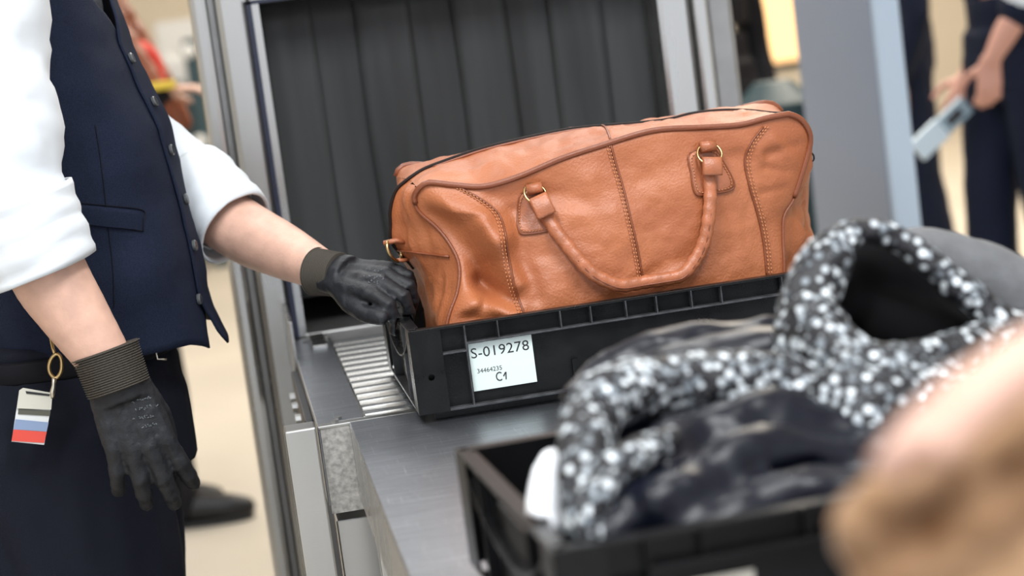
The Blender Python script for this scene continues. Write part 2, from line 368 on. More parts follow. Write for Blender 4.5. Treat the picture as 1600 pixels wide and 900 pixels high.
        MB().tube(hw([(.1135, .0440), (.1165, .0485), (.1172, .0490), (.1168, .0450), (.1162, .0395)]), .0008, 6).build('handwritten_digit', ink, st, smooth=True, world=False)
    else:
        MB().box(.082, .152, .0085, .0093, .022, .077).build('sticker', mat('aged_sticker', (.42, .40, .34), .6), c, world=False)
    return c
def in_crate(x0, y0, rz):
    c, s_ = math.cos(rz), math.sin(rz)
    def f(v):
        if v.z > TZ + .1235: return v
        dx, dy = v.x - x0, v.y - y0; lx = max(.0185, min(.5815, c * dx + s_ * dy)); ly = max(.0185, min(.3815, -s_ * dx + c * dy))
        return Vector((x0 + c * lx - s_ * ly, y0 + s_ * lx + c * ly, max(v.z, TZ + .0205)))
    return f
cr1 = crate('luggage_crate', .0845, .2746, .0082, 'black plastic crate with a numbered white sticker, holding the tan leather bag', blackp, 1)
cr2 = crate('luggage_crate', .0774, -.8401, .0564, 'black plastic crate heaped with dark clothes and speckled knitwear', blackp_old, 2)
# ---------------------------------------------------------------- leather travel bag
from mathutils.bvhtree import BVHTree
leather = mat('tan_leather', (.32, .094, .034), .43, var=.3, vscale=9, col2=(.42, .140, .056), bump=.42, bscale=330, spec=.5)
leather_d = mat('brown_piping_leather', (.20, .055, .021), .38, bump=.25, bscale=400)
leather_h = mat('handle_leather', (.36, .118, .052), .36, bump=.3, bscale=350, var=.15, vscale=60)
thread = mat('thread', (.50, .20, .09), .7)
brass = mat('antique_brass', (.50, .36, .17), .28, 1)
zipm = mat('zip_tape', (.014, .008, .007), .6, spec=.15)
CLAMP = in_crate(.0845, .2746, .0082)
bag = empty('travel_bag', (.36, .45, TZ + .0225), 'tan leather travel bag with piped seams and a hanging handle, standing in a crate', 'bag')
def C3(L, n=60):
    return resample(crom([pt(u, v, Y=y) for u, v, y in L], 8), n + 1)
def along(P, t):
    x = max(0, min(1, t)) * (len(P) - 1); i = min(len(P) - 2, int(x)); return P[i].lerp(P[i + 1], x - i)
ZB = TZ + .023
def low(L):                                       # last point drops to the crate floor
    P = C3(L); e = P[-1]; return P
f_top = C3([(654, 295, .385), (670, 286, .38), (711, 290, .37), (757, 292, .36), (810, 277, .35), (876, 249, .345), (940, 228, .345), (1019, 205, .345), (1096, 200, .35), (1155, 196, .355), (1199, 185, .36), (1232, 179, .365)])
f_left = C3([(654, 295, .385), (647, 310, .392), (656, 331, .395), (683, 355, .39), (703, 380, .378), (718, 413, .366), (716, 454, .355), (699, 508, .345), (692, 600, .34)])
f_right = C3([(1232, 179, .365), (1250, 187, .37), (1263, 205, .375), (1265, 227, .38), (1254, 267, .38), (1239, 311, .38), (1224, 337, .375), (1222, 370, .37), (1224, 425, .36), (1222, 522, .35)])
f_left[-1].z = f_right[-1].z = ZB
zipc = C3([(640, 280, .455), (660, 267, .455), (687, 256, .455), (752, 234, .455), (826, 216, .455), (892, 203, .455), (940, 198, .455), (993, 194, .455), (1045, 188, .455), (1081, 179, .455), (1125, 174, .455), (1169, 174, .455), (1206, 178, .45), (1226, 179, .45)])
b_top = C3([(619, 277, .54), (625, 264, .54), (642, 258, .54), (683, 258, .54), (760, 247, .54), (860, 224, .54), (940, 210, .54), (1045, 196, .54), (1120, 180, .54), (1158, 170, .54), (1191, 162, .54), (1210, 164, .54), (1222, 176, .54)])
l_mid = C3([(640, 280, .455), (620, 298, .46), (611, 327, .46), (611, 350, .46), (614, 382, .46), (650, 425, .465), (672, 480, .465), (678, 590, .465)])
l_back = C3([(619, 277, .54), (622, 300, .545), (628, 350, .545), (662, 430, .535), (678, 590, .53)])
r_mid = C3([(1226, 179, .45), (1254, 192, .455), (1266, 225, .455), (1264, 262, .455), (1250, 318, .455), (1260, 348, .45), (1273, 380, .44), (1262, 425, .44), (1255, 515, .44)])
r_back = C3([(1222, 176, .54), (1240, 205, .545), (1248, 300, .545), (1242, 400, .535), (1232, 510, .53)])
for c in (l_mid, l_back, r_mid, r_back): c[-1].z = ZB
def topx(P):
    d = P - CAM; z = d.dot(CF); return 800 + FPX * d.dot(CR) / z, 450 - FPX * d.dot(CU) / z
FOLDS = [  # (polyline in panel, width px, height m)  + towards the viewer
    ([(668, 345), (712, 385), (745, 420), (762, 455)], 19, -.032), ([(725, 430), (790, 470)], 14, -.015), ([(672, 305), (735, 325), (772, 365)], 28, .028),
    ([(750, 350), (778, 400), (803, 440)], 14, .010), ([(712, 480), (755, 462), (800, 488)], 13, .016), ([(800, 330), (815, 400), (835, 460)], 14, -.006), ([(725, 495), (775, 500)], 9, -.005),
    ([(760, 300), (860, 300)], 16, -.005), ([(800, 268), (900, 235)], 8, .003), ([(900, 260), (950, 300), (960, 360)], 36, .006),
    ([(1000, 430), (1040, 405), (1060, 400)], 12, -.004), ([(1015, 440), (1055, 425)], 8, .003), ([(850, 400), (900, 440)], 26, -.005),
    ([(1130, 215), (1180, 230)], 18, .003), ([(1195, 240), (1250, 225)], 7, -.0035), ([(1190, 262), (1240, 270)], 6, -.003), ([(1185, 300), (1225, 292)], 6, -.0025),
    ([(1205, 215), (1240, 250)], 9, .004), ([(1195, 350), (1215, 430)], 10, -.004), ([(1060, 290), (1100, 360)], 30, .004), ([(870, 330), (905, 330)], 14, .003)]
def segd(p, a, b):
    ax, ay = a; bx, by = b; dx, dy = bx - ax, by - ay; L = dx * dx + dy * dy
    t = max(0, min(1, ((p[0] - ax) * dx + (p[1] - ay) * dy) / L)); return math.hypot(p[0] - ax - t * dx, p[1] - ay - t * dy)
def fbm(p, s, o=4): return noise.fractal(Vector(p) * s, 1.0, 2.0, o)
def front(a, b):                                   # b = 0 top, 1 bottom
    t = along(f_top, a); l = along(f_left, b); r = along(f_right, b)
    bl, br = f_left[-1], f_right[-1]; bt = bl.lerp(br, a)
    tl, tr = f_top[0], f_top[-1]
    P = t.lerp(bt, b) + l.lerp(r, a) - ((tl * (1 - a) * (1 - b)) + tr * a * (1 - b) + bl * (1 - a) * b + br * a * b)
    px = topx(P)
    env = min(1, 14 * a) * min(1, 8 * (1 - a)) * min(1, 7 * b) * min(1, 6 * (1 - b))
    d = .036 * (math.sin(math.pi * a) ** .6) * (math.sin(math.pi * min(1, b * 1.02)) ** .7 if b < .98 else 0)
    for pl, w, h in FOLDS:
        m = min(segd(px, pl[i], pl[i + 1]) for i in range(len(pl) - 1))
        if m < 3 * w: d += h * math.exp(-(m / w) ** 2) * env
    d += (.0045 * fbm((P.x, P.z, 3), 9) + .0012 * fbm((P.x, P.z, 9), 45)) * env
    y = P.y - d
    if P.z < TZ + .125: y = max(y, .2985)
    return Vector((P.x, y, P.z))
Vf, Ff = grid(front, 150, 84)
mk('front_panel', Vf, Ff, leather, bag)
bvh = BVHTree.FromPolygons(Vf, Ff)
def hit(u, v, off=0):
    d = (CF + CR * ((u - 800) / FPX) - CU * ((v - 450) / FPX)).normalized()
    loc, n, i, t = bvh.ray_cast(CAM, d)
    if loc is None:
        q = pt(u, v, Y=.33); loc, n, i, t = bvh.find_nearest(q)
    if n.dot(d) > 0: n = -n
    return loc + n * off
def strip(A, B, bulge, amp, seed):
    def fn(a, b):
        p = along(A, a).lerp(along(B, a), b); e = math.sin(math.pi * b) * min(1, 12 * a) * min(1, 12 * (1 - a))
        return p + bulge * e + Vector((0, 0, 1)) * (amp * fbm((p.x * 3, p.y * 3, seed), 9) * e)
    return fn
mk('top_panel', *grid(strip(f_top, zipc, Vector((0, -.004, .006)), .006, 1), 120, 16), leather, bag)
mk('rear_top_panel', *grid(strip(zipc, b_top, Vector((0, .004, .006)), .005, 2), 100, 12), leather, bag)
def endp(A, B, bul, seed, amp):
    def fn(b, c):
        p = along(A, b).lerp(along(B, b), c); e = math.sin(math.pi * c)
        f = amp * math.sin(b * 21 + c * 4 + seed) * e * (max(0, b - .45)) + amp * .6 * fbm((p.y * 4, p.z, seed), 11) * e
        return p + Vector((bul * e * math.sin(math.pi * min(1, b * 1.05)) + f, 0, 0))
    return fn
Ve, Fe = grid(endp(f_left, l_mid, -.006, 1, .014), 90, 24); mk('end_panel', Ve, Fe, leather, bag)
Ve2, Fe2 = grid(endp(l_mid, l_back, -.01, 4, .006), 60, 14); mk('end_panel', Ve2, Fe2, leather, bag)
mk('end_panel', *grid(endp(f_right, r_mid, .006, 2, .026), 80, 20), leather, bag)
mk('end_panel', *grid(endp(r_mid, r_back, .01, 5, .008), 60, 14), leather, bag)
def backp(a, b):
    t = along(b_top, a); l = along(l_back, b); r = along(r_back, b); bt = l_back[-1].lerp(r_back[-1], a)
    P = t.lerp(bt, b) + l.lerp(r, a) - (b_top[0] * (1 - a) * (1 - b) + b_top[-1] * a * (1 - b) + l_back[-1] * (1 - a) * b + r_back[-1] * a * b)
    return P + Vector((0, .05 * math.sin(math.pi * a) ** .6 * math.sin(math.pi * b) ** .7 + .004 * fbm((P.x, 0, P.z), 9) * math.sin(math.pi * b), 0))
mk('rear_panel', *grid(backp, 60, 30), leather, bag)
def bot(a, b):
    f = f_left[-1].lerp(f_right[-1], a); k = l_back[-1].lerp(r_back[-1], a); return f.lerp(k, b)
mk('base_panel', *grid(bot, 10, 6), leather_d, bag)
# piping, zip, seams
def piped(name, P, r, m, flat=1, n=10): return MB().tube(P, r, n, flat=flat).build(name, m, bag, smooth=True)
edge = list(reversed(f_left[:6])) + f_top[1:] + f_right[1:26]
piped('piping', [p + Vector((0, -.002, .001)) for p in edge], .0040, leather_d)
piped('piping', [p + Vector((-.001, -.001, 0)) for p in f_left[5:-6]], .0024, leather_d)
piped('piping', [p + Vector((.001, -.001, 0)) for p in f_right[25:-8]], .0022, leather_d)
piped('piping', [p + Vector((0, .002, .001)) for p in b_top], .0040, leather_d)
zp = list(reversed(l_mid[:30])) + zipc[1:]
piped('zip', [p + Vector((-.001, -.001, .0015)) for p in zp], .0036, zipm, .6)
piped('zip_edge', [p + Vector((0, -.008, -.0005)) for p in zipc[4:]], .0018, leather_d)
def seam(px, name='seam', off=.0012, r=.0016, side=0):
    P = resample(crom([Vector((u, v, 0)) for u, v in px], 8), 50); return piped(name, [hit(p.x + side, p.y, off) for p in P], r, leather_d, .7, 6)
def stitches(px, off=.0016, step=6, ln=3.6, side=0, holder=None):
    P = crom([Vector((u, v, 0)) for u, v in px], 8); L = sum((P[i + 1] - P[i]).length for i in range(len(P) - 1)); n = max(2, int(L / step)); Q = resample(P, n + 1)
    mb = MB()
    for i in range(n):
        d = (Q[i + 1] - Q[i]).normalized(); a = Q[i]; b = Q[i] + d * ln
        mb.tube([hit(a.x + side, a.y, off), hit(b.x + side, b.y, off)], .00075, 5)
    o = mb.build('stitching', thread, bag, smooth=True); o['kind'] = 'stuff'; return o
sL = [(716, 292), (752, 312), (778, 334), (788, 360), (793, 395), (803, 440), (815, 480), (820, 500)]
sM = [(953, 221), (962, 255), (975, 300), (987, 350), (998, 400), (1005, 448)]
sR = [(1192, 198), (1172, 225), (1163, 252), (1170, 290), (1183, 335), (1192, 380), (1197, 430)]
for s_, sd in ((sL, -8), (sM, -7), (sR, 8)):
    seam(s_); stitches(s_, side=sd); stitches(s_, side=sd * .45)
ia = min(range(61), key=lambda i: abs(topx(f_top[i])[0] - 951)); ib = min(range(61), key=lambda i: abs(topx(zipc[i])[0] - 943))
piped('cross_seam', [f_top[ia].lerp(zipc[ib], t / 8) + Vector((0, -.004, .006)) * math.sin(math.pi * t / 8) + Vector((0, 0, .0022)) for t in range(9)], .0016, leather_d, .7, 6)
# reinforced tabs, handle, rings
def patch(poly, name):
    P = crom([Vector((u, v, 0)) for u, v in poly], 4, closed=True); c = sum(P, Vector((0, 0, 0))) / len(P); N = len(P); V = []; F = []
    K = 5
    for k in range(K + 1):
        for p in P: q = c.lerp(p, k / K); V.append(hit(q.x, q.y, .0034 if k < K else .003))
    for p in P: V.append(hit(p.x, p.y, -.001))
    for k in range(K + 1):
        for i in range(N): F.append((k * N + i, k * N + (i + 1) % N, (k + 1) * N + (i + 1) % N, (k + 1) * N + i))
    o = mk(name, V, F, leather_h, bag)
    piped('patch_edge', [hit(p.x, p.y, .0025) for p in P] + [hit(P[0].x, P[0].y, .0025)], .0012, leather_d, 1, 6)
    q = [(c.lerp(p, .88).x, c.lerp(p, .88).y) for p in P]; stitches(q + [q[0]], off=.0044, step=5, ln=3)
    return o
patch([(814, 303), (842, 292), (862, 326), (870, 350), (861, 360), (820, 366), (809, 358), (810, 330)], 'handle_patch')
patch([(1077, 240), (1113, 232), (1130, 255), (1145, 283), (1140, 297), (1096, 305), (1084, 299), (1079, 270)], 'handle_patch')
hpx = [(838, 312), (850, 328), (868, 358), (893, 393), (928, 428), (962, 448), (1000, 455), (1036, 447), (1068, 424), (1089, 390), (1101, 348), (1105, 300), (1103, 262)]
hP = resample(crom([Vector((u, v, 0)) for u, v in hpx], 8), 90)
hW = [hit(p.x, p.y, .006 + .010 * math.sin(math.pi * i / 89)) for i, p in enumerate(hP)]
for p in hW:
    if p.z < TZ + .15: p.z = max(p.z, TZ + .1335)
for _ in range(6): hW = [hW[0]] + [(hW[i - 1] + hW[i] * 2 + hW[i + 1]) / 4 for i in range(1, len(hW) - 1)] + [hW[-1]]
hm = MB().tube(hW, [(.0088 + .0006 * math.sin(i * 1.9), .0072 + .0006 * math.sin(i * 1.9 + 1)) for i in range(90)], 14, up=(0, -1, 0)); hobj = hm.build('handle', leather_h, bag, smooth=True)
MB().tube([p + Vector((0, -.0065, 0)) + (Vector((0, 0, -.003)) if 1 else 0) for p in hW[8:-8]], .0012, 6).build('handle_seam', leather_d, hobj, smooth=True)
def keeper(pa, pb, w):                            # flat leather loop that holds the handle end
    a = hit(*pa, .017); b = hit(*pb, .017); d = (b - a).normalized(); n = Vector((0, -1, 0)); s = d.cross(n).normalized(); mb = MB()
    V = []; F = []
    for k in range(9):
        t = k / 8; c = a.lerp(b, t) + n * (.003 * math.sin(math.pi * t)); th = .0055
        for (q, e) in ((-1, 1), (-.8, 1.25), (0, 1.4), (.8, 1.25), (1, 1), (1, -1), (-1, -1)): V.append(c + s * (q * w) + n * (e * th))
        if k: F += [(7 * k - 7 + i, 7 * k - 7 + (i + 1) % 7, 7 * k + (i + 1) % 7, 7 * k + i) for i in range(7)]
    F += [tuple(range(7)), tuple(range(len(V) - 7, len(V)))]
    o = mk('keeper', V, F, leather_h, bag); return o
keeper((838, 306), (860, 340), .0125); keeper((1102, 244), (1104, 278), .0128)
def ring(c, ax, R, r, name, m=brass, par=None, sx=1):
    ax = Vector(ax).normalized(); u = ax.orthogonal().normalized(); w = ax.cross(u)
    return MB().tube([Vector(c) + u * (math.cos(2 * math.pi * k / 28) * R) + w * (math.sin(2 * math.pi * k / 28) * R * sx) for k in range(28)], r, 8, closed=True).build(name, m, par or bag, smooth=True)
ring(hit(836, 301, .014), (.25, -.75, .55), .0150, .0018, 'ring'); ring(hit(1102, 240, .014), (0, -.8, .6), .0158, .0018, 'ring')
MB().tube([hit(822, 293, .010), hit(848, 288, .010)], .0075, 10).build('ring_loop', leather_h, bag, smooth=True)
MB().tube([hit(1090, 231, .010), hit(1114, 228, .010)], .0075, 10).build('ring_loop', leather_h, bag, smooth=True)
q = pt(616, 392, Y=.448)
ring(q, (.8, -.6, .2), .0125, .0024, 'end_ring', sx=1.3)
MB().tube([q + Vector((-.012, 0, .012)), q + Vector((.004, -.004, .014)), q + Vector((.014, -.002, .010))], .006, 8, flat=.6).build('end_tab', leather_h, bag, smooth=True)
MB().tube([q + Vector((.003, 0, -.013)), q + Vector((.010, .004, -.015)), q + Vector((.02, .014, -.015))], .0045, 8, flat=.6).build('end_tab', leather_h, bag, smooth=True)
ebv = BVHTree.FromPolygons(Ve, Fe)
def ehit(u, v, off):
    d = (CF + CR * ((u - 800) / FPX) - CU * ((v - 450) / FPX)).normalized(); h = ebv.ray_cast(CAM, d); p = h[0] if h[0] is not None else ebv.find_nearest(pt(u, v, Y=.43))[0]
    return p - d * off
MB().tube([ehit(622 + 8 * k, 391 + k, .001) for k in range(11)], .0028, 8, flat=.7).build('end_seam', leather_d, bag, smooth=True)
ring(pt(1265, 245, Y=.44), (.3, -1, 0), .006, .0012, 'zip_pull', zipm, sx=1.3)
CLAMP = None
# ---------------------------------------------------------------- heap of clothes in the front crate
def speckle():
    m = mat('speckled_knit', (.02, .02, .025), .6); nt = m.node_tree; b = nt.nodes['Principled BSDF']
    tc = nt.nodes.new('ShaderNodeTexCoord'); v = nt.nodes.new('ShaderNodeTexVoronoi'); v.inputs['Scale'].default_value = 118; v.inputs['Randomness'].default_value = .85
    nt.links.new(tc.outputs['Object'], v.inputs['Vector'])
    mr = nt.nodes.new('ShaderNodeMapRange'); mr.inputs['From Min'].default_value = .40; mr.inputs['From Max'].default_value = .58; mr.inputs['To Min'].default_value = 1; mr.inputs['To Max'].default_value = 0
    nt.links.new(v.outputs['Distance'], mr.inputs['Value'])
    sp = nt.nodes.new('ShaderNodeSeparateColor'); nt.links.new(v.outputs['Color'], sp.inputs[0])
    r = nt.nodes.new('ShaderNodeValToRGB'); e = r.color_ramp.elements; e[0].position = .16; e[0].color = (.010, .010, .014, 1); e[1].position = .95; e[1].color = (.80, .86, .90, 1)
    k = e.new(.45); k.color = (.20, .23, .26, 1)
    nt.links.new(sp.outputs[0], r.inputs[0])
    mx = nt.nodes.new('ShaderNodeMix'); mx.data_type = 'RGBA'; mx.inputs[6].default_value = (.007, .007, .010, 1)
    nt.links.new(mr.outputs[0], mx.inputs[0]); nt.links.new(r.outputs[0], mx.inputs[7]); nt.links.new(mx.outputs[2], b.inputs['Base Color'])
    bp = nt.nodes.new('ShaderNodeBump'); bp.inputs['Strength'].default_value = .9; bp.inputs['Distance'].default_value = .004
    nt.links.new(mr.outputs[0], bp.inputs['Height']); nt.links.new(bp.outputs[0], b.inputs['Normal']); return m
knit = speckle()
blackcloth = mat('black_satin_cloth', (.0040, .0050, .0105), .33, bump=.3, bscale=60, spec=.26)
greyfelt = mat('grey_felt', (.115, .118, .125), .85, bump=.4, bscale=300, var=.15, vscale=40)
whitecloth = mat('white_cotton', (.80, .82, .86), .8, bump=.2, bscale=60)
def ptube(mb, L, n=12, flat=1, sub=6):
    """L rows: photo pixel u, v, plane Y, radius in metres"""
    P = crom([tuple(pt(u, v, Y=y)) for u, v, y, r in L], sub); R = crom([(r, 0, 0) for u, v, y, r in L], sub)
    mb.tube(P, [x[0] for x in R], n, flat=flat); return mb
CLAMP = in_crate(.0774, -.8401, .0564)
jk = empty('hooded_jacket', (.38, -.64, TZ + .02), 'black satin jacket with a black and white speckled knit hood, heaped in a crate', 'jacket')
def rip(a, s): return lambda v: a * fbm(v, s, 3)
sh = MB()
for L in ([(1010, 745, -.74, .022), (1060, 695, -.70, .026), (1140, 668, -.68, .026), (1230, 660, -.67, .026), (1330, 705, -.68, .028)],
          [(1000, 800, -.79, .020), (1090, 765, -.765, .024), (1170, 712, -.735, .022), (1250, 705, -.72, .022), (1350, 745, -.72, .026)],
          [(1050, 850, -.80, .020), (1150, 815, -.79, .024), (1250, 770, -.775, .022), (1380, 775, -.77, .026)],
          [(935, 850, -.79, .018), (985, 790, -.77, .018), (1010, 770, -.76, .016), (1045, 835, -.80, .012)],
          [(1150, 860, -.80, .022), (1300, 850, -.80, .026), (1450, 800, -.79, .03), (1600, 780, -.77, .03)],
          [(900, 640, -.50, .022), (960, 585, -.48, .022), (1060, 545, -.47, .022), (1150, 522, -.47, .018), (1240, 520, -.47, .018)],
          [(940, 650, -.54, .03), (1060, 600, -.53, .034), (1200, 570, -.53, .034), (1300, 560, -.53, .03)],
          [(1060, 590, -.49, .028), (1200, 560, -.49, .03)]): ptube(sh, L)
def inc2(x, y):                                     # crate-2 local point to world
    c, s = math.cos(.0564), math.sin(.0564); return Vector((.0774 + c * x - s * y, -.8401 + s * x + c * y, 0))
a = inc2(.07, .20); b = inc2(.53, .20)
sh.tube([Vector((a.x, a.y, TZ + .062)), Vector((b.x, b.y, TZ + .062))], [(.15, .036), (.15, .036)], 20, up=(0, 0, 1))
a = inc2(.24, .20); b = inc2(.52, .20)
sh.tube([Vector((a.x, a.y, TZ + .10)), Vector((b.x, b.y, TZ + .10))], [(.13, .05), (.13, .05)], 20, up=(0, 0, 1))
sh.blob('shell', blackcloth, jk, .0055, 5, disp=lambda v: .007 * fbm((v.x, v.y * 1.6, v.z * 1.6), 14, 3))
kn = MB()
ptube(kn, [(915, 850, -.78, .016), (910, 790, -.77, .018), (912, 720, -.74, .022), (922, 658, -.69, .025), (960, 618, -.66, .027), (1030, 605, -.64, .027), (1110, 600, -.63, .028), (1200, 600, -.62, .029), (1265, 625, -.63, .028), (1310, 680, -.66, .030), (1370, 740, -.70, .032)])
kn.blob('knit_collar', knit, jk, .0045, 5, disp=lambda v: .003 * fbm(v, 60, 2))
kn = MB(); ptube(kn, [(925, 850, -.795, .013), (925, 795, -.785, .014), (950, 745, -.775, .015), (1000, 708, -.755, .014), (1060, 683, -.73, .010)])
kn.blob('knit_cuff', knit, jk, .004, 4, disp=lambda v: .0025 * fbm(v, 60, 2))
kn = MB()
ptube(kn, [(1255, 640, -.60, .028), (1250, 560, -.57, .026), (1262, 480, -.55, .027), (1290, 410, -.53, .024), (1330, 366, -.52, .014), (1390, 368, -.52, .012), (1440, 400, -.53, .013), (1500, 450, -.54, .014), (1560, 495, -.55, .014), (1640, 540, -.56, .016)])
ptube(kn, [(1262, 480, -.56, .025), (1300, 545, -.60, .026), (1360, 578, -.62, .026), (1430, 575, -.62, .024), (1500, 552, -.60, .022), (1560, 525, -.57, .018)])
ptube(kn, [(1290, 590, -.63, .032), (1350, 630, -.65, .034), (1420, 640, -.65, .034), (1500, 620, -.64, .034)])
ptube(kn, [(1340, 640, -.66, .034), (1380, 720, -.68, .032), (1420, 790, -.70, .03)])
kn.blob('knit_hood', knit, jk, .0045, 4, disp=lambda v: .003 * fbm(v, 60, 2))
hl = MB(); ptube(hl, [(1330, 400, -.47, .016), (1390, 430, -.46, .034), (1450, 470, -.46, .036), (1520, 510, -.46, .034), (1620, 560, -.46, .03)])
ptube(hl, [(1350, 500, -.49, .03), (1450, 530, -.50, .034), (1560, 560, -.50, .03)])
ptube(hl, [(1300, 470, -.49, .022), (1340, 480, -.47, .034), (1400, 490, -.46, .036)]); ptube(hl, [(1320, 420, -.48, .02), (1350, 430, -.47, .026), (1420, 450, -.46, .03)])
hl.blob('hood_lining', mat('black_fleece', (.0035, .0035, .004), .95, spec=.08), jk, .006, 6)
# white garment at the crate's near end, grey felt bundle on the table behind the crate
wg = MB(); ptube(wg, [(866, 716, -.68, .012), (856, 760, -.71, .016), (852, 805, -.735, .015), (862, 840, -.75, .012)], 12)
ptube(wg, [(870, 712, -.66, .013), (864, 760, -.69, .015), (866, 830, -.74, .014)], 12)
tag(wg.blob('white_garment', whitecloth, None, .004, 8, disp=rip(.002, 40)), 'crumpled white garment tucked into the end of the heaped crate', 'clothing')
CLAMP = None
gf = MB(); ptube(gf, [(1400, 395, -.31, .022), (1450, 405, -.30, .036), (1540, 450, -.29, .048), (1640, 500, -.29, .052), (1760, 560, -.29, .052)], 16)
for k in range(5):
    q = pt(1450 + 70 * k, 410 + 38 * k, Y=-.29); gf.tube([q, Vector((q.x, q.y, TZ + .03))], [.034, .06], 14)
gv = gf.blob('felt_garment', greyfelt, None, .006, 14, disp=rip(.004, 14))
for v in gv.data.vertices: v.co.z = max(v.co.z, TZ + .0005); v.co.y = max(v.co.y, -.415 + .06 * (v.co.x - .08))
tag(gv, 'rolled grey felt garment standing behind the heaped crate', 'clothing')
# ---------------------------------------------------------------- people
skin_m = mat('skin', (.60, .37, .285), .5, var=.10, vscale=40, bump=.2, bscale=300)
shirt_m = mat('white_shirt', (.66, .70, .74), .75, bump=.12, bscale=30)
navy = mat('navy_vest_wool', (.0105, .0150, .032), .8, bump=.5, bscale=900, var=.25, vscale=500, spec=.12)
lining = mat('black_lining', (.006, .006, .009), .7, spec=.15)
navy_t = mat('navy_trousers', (.0042, .0056, .0125), .8, bump=.4, bscale=700, spec=.2)
glove_m = mat('black_rubber_glove', (.012, .013, .016), .52, bump=.3, bscale=500, spec=.35)
rib_m = mat('ribbed_glove_cuff', (.040, .034, .028), .8, bump=.4, bscale=800, spec=.2)
rib_l = mat('pale_cuff_thread', (.10, .09, .075), .8, spec=.2)
shoe_m = mat('black_shoe_leather', (.008, .008, .010), .4, spec=.35)
metal_s = mat('bright_metal', (.62, .58, .50), .25, 1)
def hand(mb, W, d, n, t, curls, k=1.0, thumb=None, fat=1.0, spread=.10):
    """palm and five fingers; d = towards the knuckles, n = out of the back of the hand, t = thumb side"""
    W = Vector(W); d = Vector(d).normalized(); n = Vector(n); n = (n - d * n.dot(d)).normalized(); t = Vector(t); t = (t - d * t.dot(d) - n * t.dot(n)).normalized()
    spec = ((.031, .088, .076, .0098), (.0108, .092, .086, .0100), (-.0100, .087, .079, .0096), (-.0295, .078, .062, .0088))
    for i, (o, pl, fl, r) in enumerate(spec):
        r = r * k * fat; o *= k; pl *= k; fl *= k
        a = W + t * (o * .62); b = W + d * pl + t * o + n * (.003 if i in (1, 2) else 0)
        mb.tube([a - d * .01, a.lerp(b, .5) - n * .002, b], [(r * 1.35, r * 1.45), (r * 1.45, r * 1.5), (r * 1.15, r * 1.12)], 10)
        p = b; ang = 0; pts = [a.lerp(b, .85), b]; rr = [r * 1.1, r * 1.08]
        dd = (d + t * (spread * (1.5 - i))).normalized()
        for seg, cu, rf in zip((.44, .31, .25), curls[i], (1.0, .93, .80)):
            ang += math.radians(cu); q = p + (dd * math.cos(ang) - n * math.sin(ang)) * (fl * seg)
            pts += [p.lerp(q, .5), q]; rr += [r * rf * .97, r * rf]; p = q
        mb.tube(pts, rr, 10); mb.ball(p, r * .80, 10, 7)
    r = .0118 * k * fat
    if thumb is None: thumb = [d * .5 + t * .8 - n * .35, d * .75 + t * .45 - n * .3, d * .9 + t * .2 - n * .3]
    p = W + d * (.018 * k) + t * (.020 * k) - n * (.004 * k); pts = [p]; rr = [r * 1.35]
    for v, L, rf in zip(thumb, (.044, .034, .028), (1.12, 1.0, .86)):
        q = p + Vector(v).normalized() * (L * k); pts += [p.lerp(q, .5), q]; rr += [r * (rf + .1), r * rf]; p = q
    mb.tube(pts, rr, 10); mb.ball(p, r * .86, 10, 7)
def limb(mb, P, R, n=14, sub=5, flat=1):
    Q = crom([tuple(p) for p in P], sub); r = crom([(x, 0, 0) for x in R], sub); mb.tube(Q, [x[0] for x in r], n, flat=flat)
    mb.ball(Q[0], R[0] * .98, 12, 8); mb.ball(Q[-1], R[-1] * .98, 12, 8); return mb
def head(mb, c, f):
    """skull, jaw, nose, ears; c = middle of the head, f = facing"""
    c = Vector(c); f = Vector(f); f.z = 0; f.normalize(); s = f.cross(Vector((0, 0, 1)))
    mb.ball(c + Vector((0, 0, .02)), .084, 16, 12); mb.ball(c - f * .02 + Vector((0, 0, .02)), .086, 16, 12)
    mb.ball(c + f * .03 - Vector((0, 0, .045)), .058, 14, 10); mb.ball(c + f * .055 - Vector((0, 0, .088)), .026, 10, 8)
    mb.tube([c + f * .088 + Vector((0, 0, .012)), c + f * .106 - Vector((0, 0, .022))], [.009, .015], 8)
    mb.tube([c + f * .086 - s * .022 - Vector((0, 0, .056)), c + f * .091 - Vector((0, 0, .056)), c + f * .086 + s * .022 - Vector((0, 0, .056))], .007, 8)
    for q in (-1, 1):
        mb.ball(c + s * (q * .082) - f * .008, (.014, .014, .03), 10, 8)
        mb.tube([c + f * .079 + s * (q * .018) + Vector((0, 0, .028)), c + f * .072 + s * (q * .048) + Vector((0, 0, .026))], .008, 8)
def eyes(c, f, root):
    c = Vector(c); f = Vector(f); f.z = 0; f.normalize(); s = f.cross(Vector((0, 0, 1)))
    for q in (-1, 1): MB().ball(c + f * .078 + s * (q * .032) + Vector((0, 0, .006)), .0115, 12, 8).build('eye', MATS['dark_metal'], root, smooth=True)
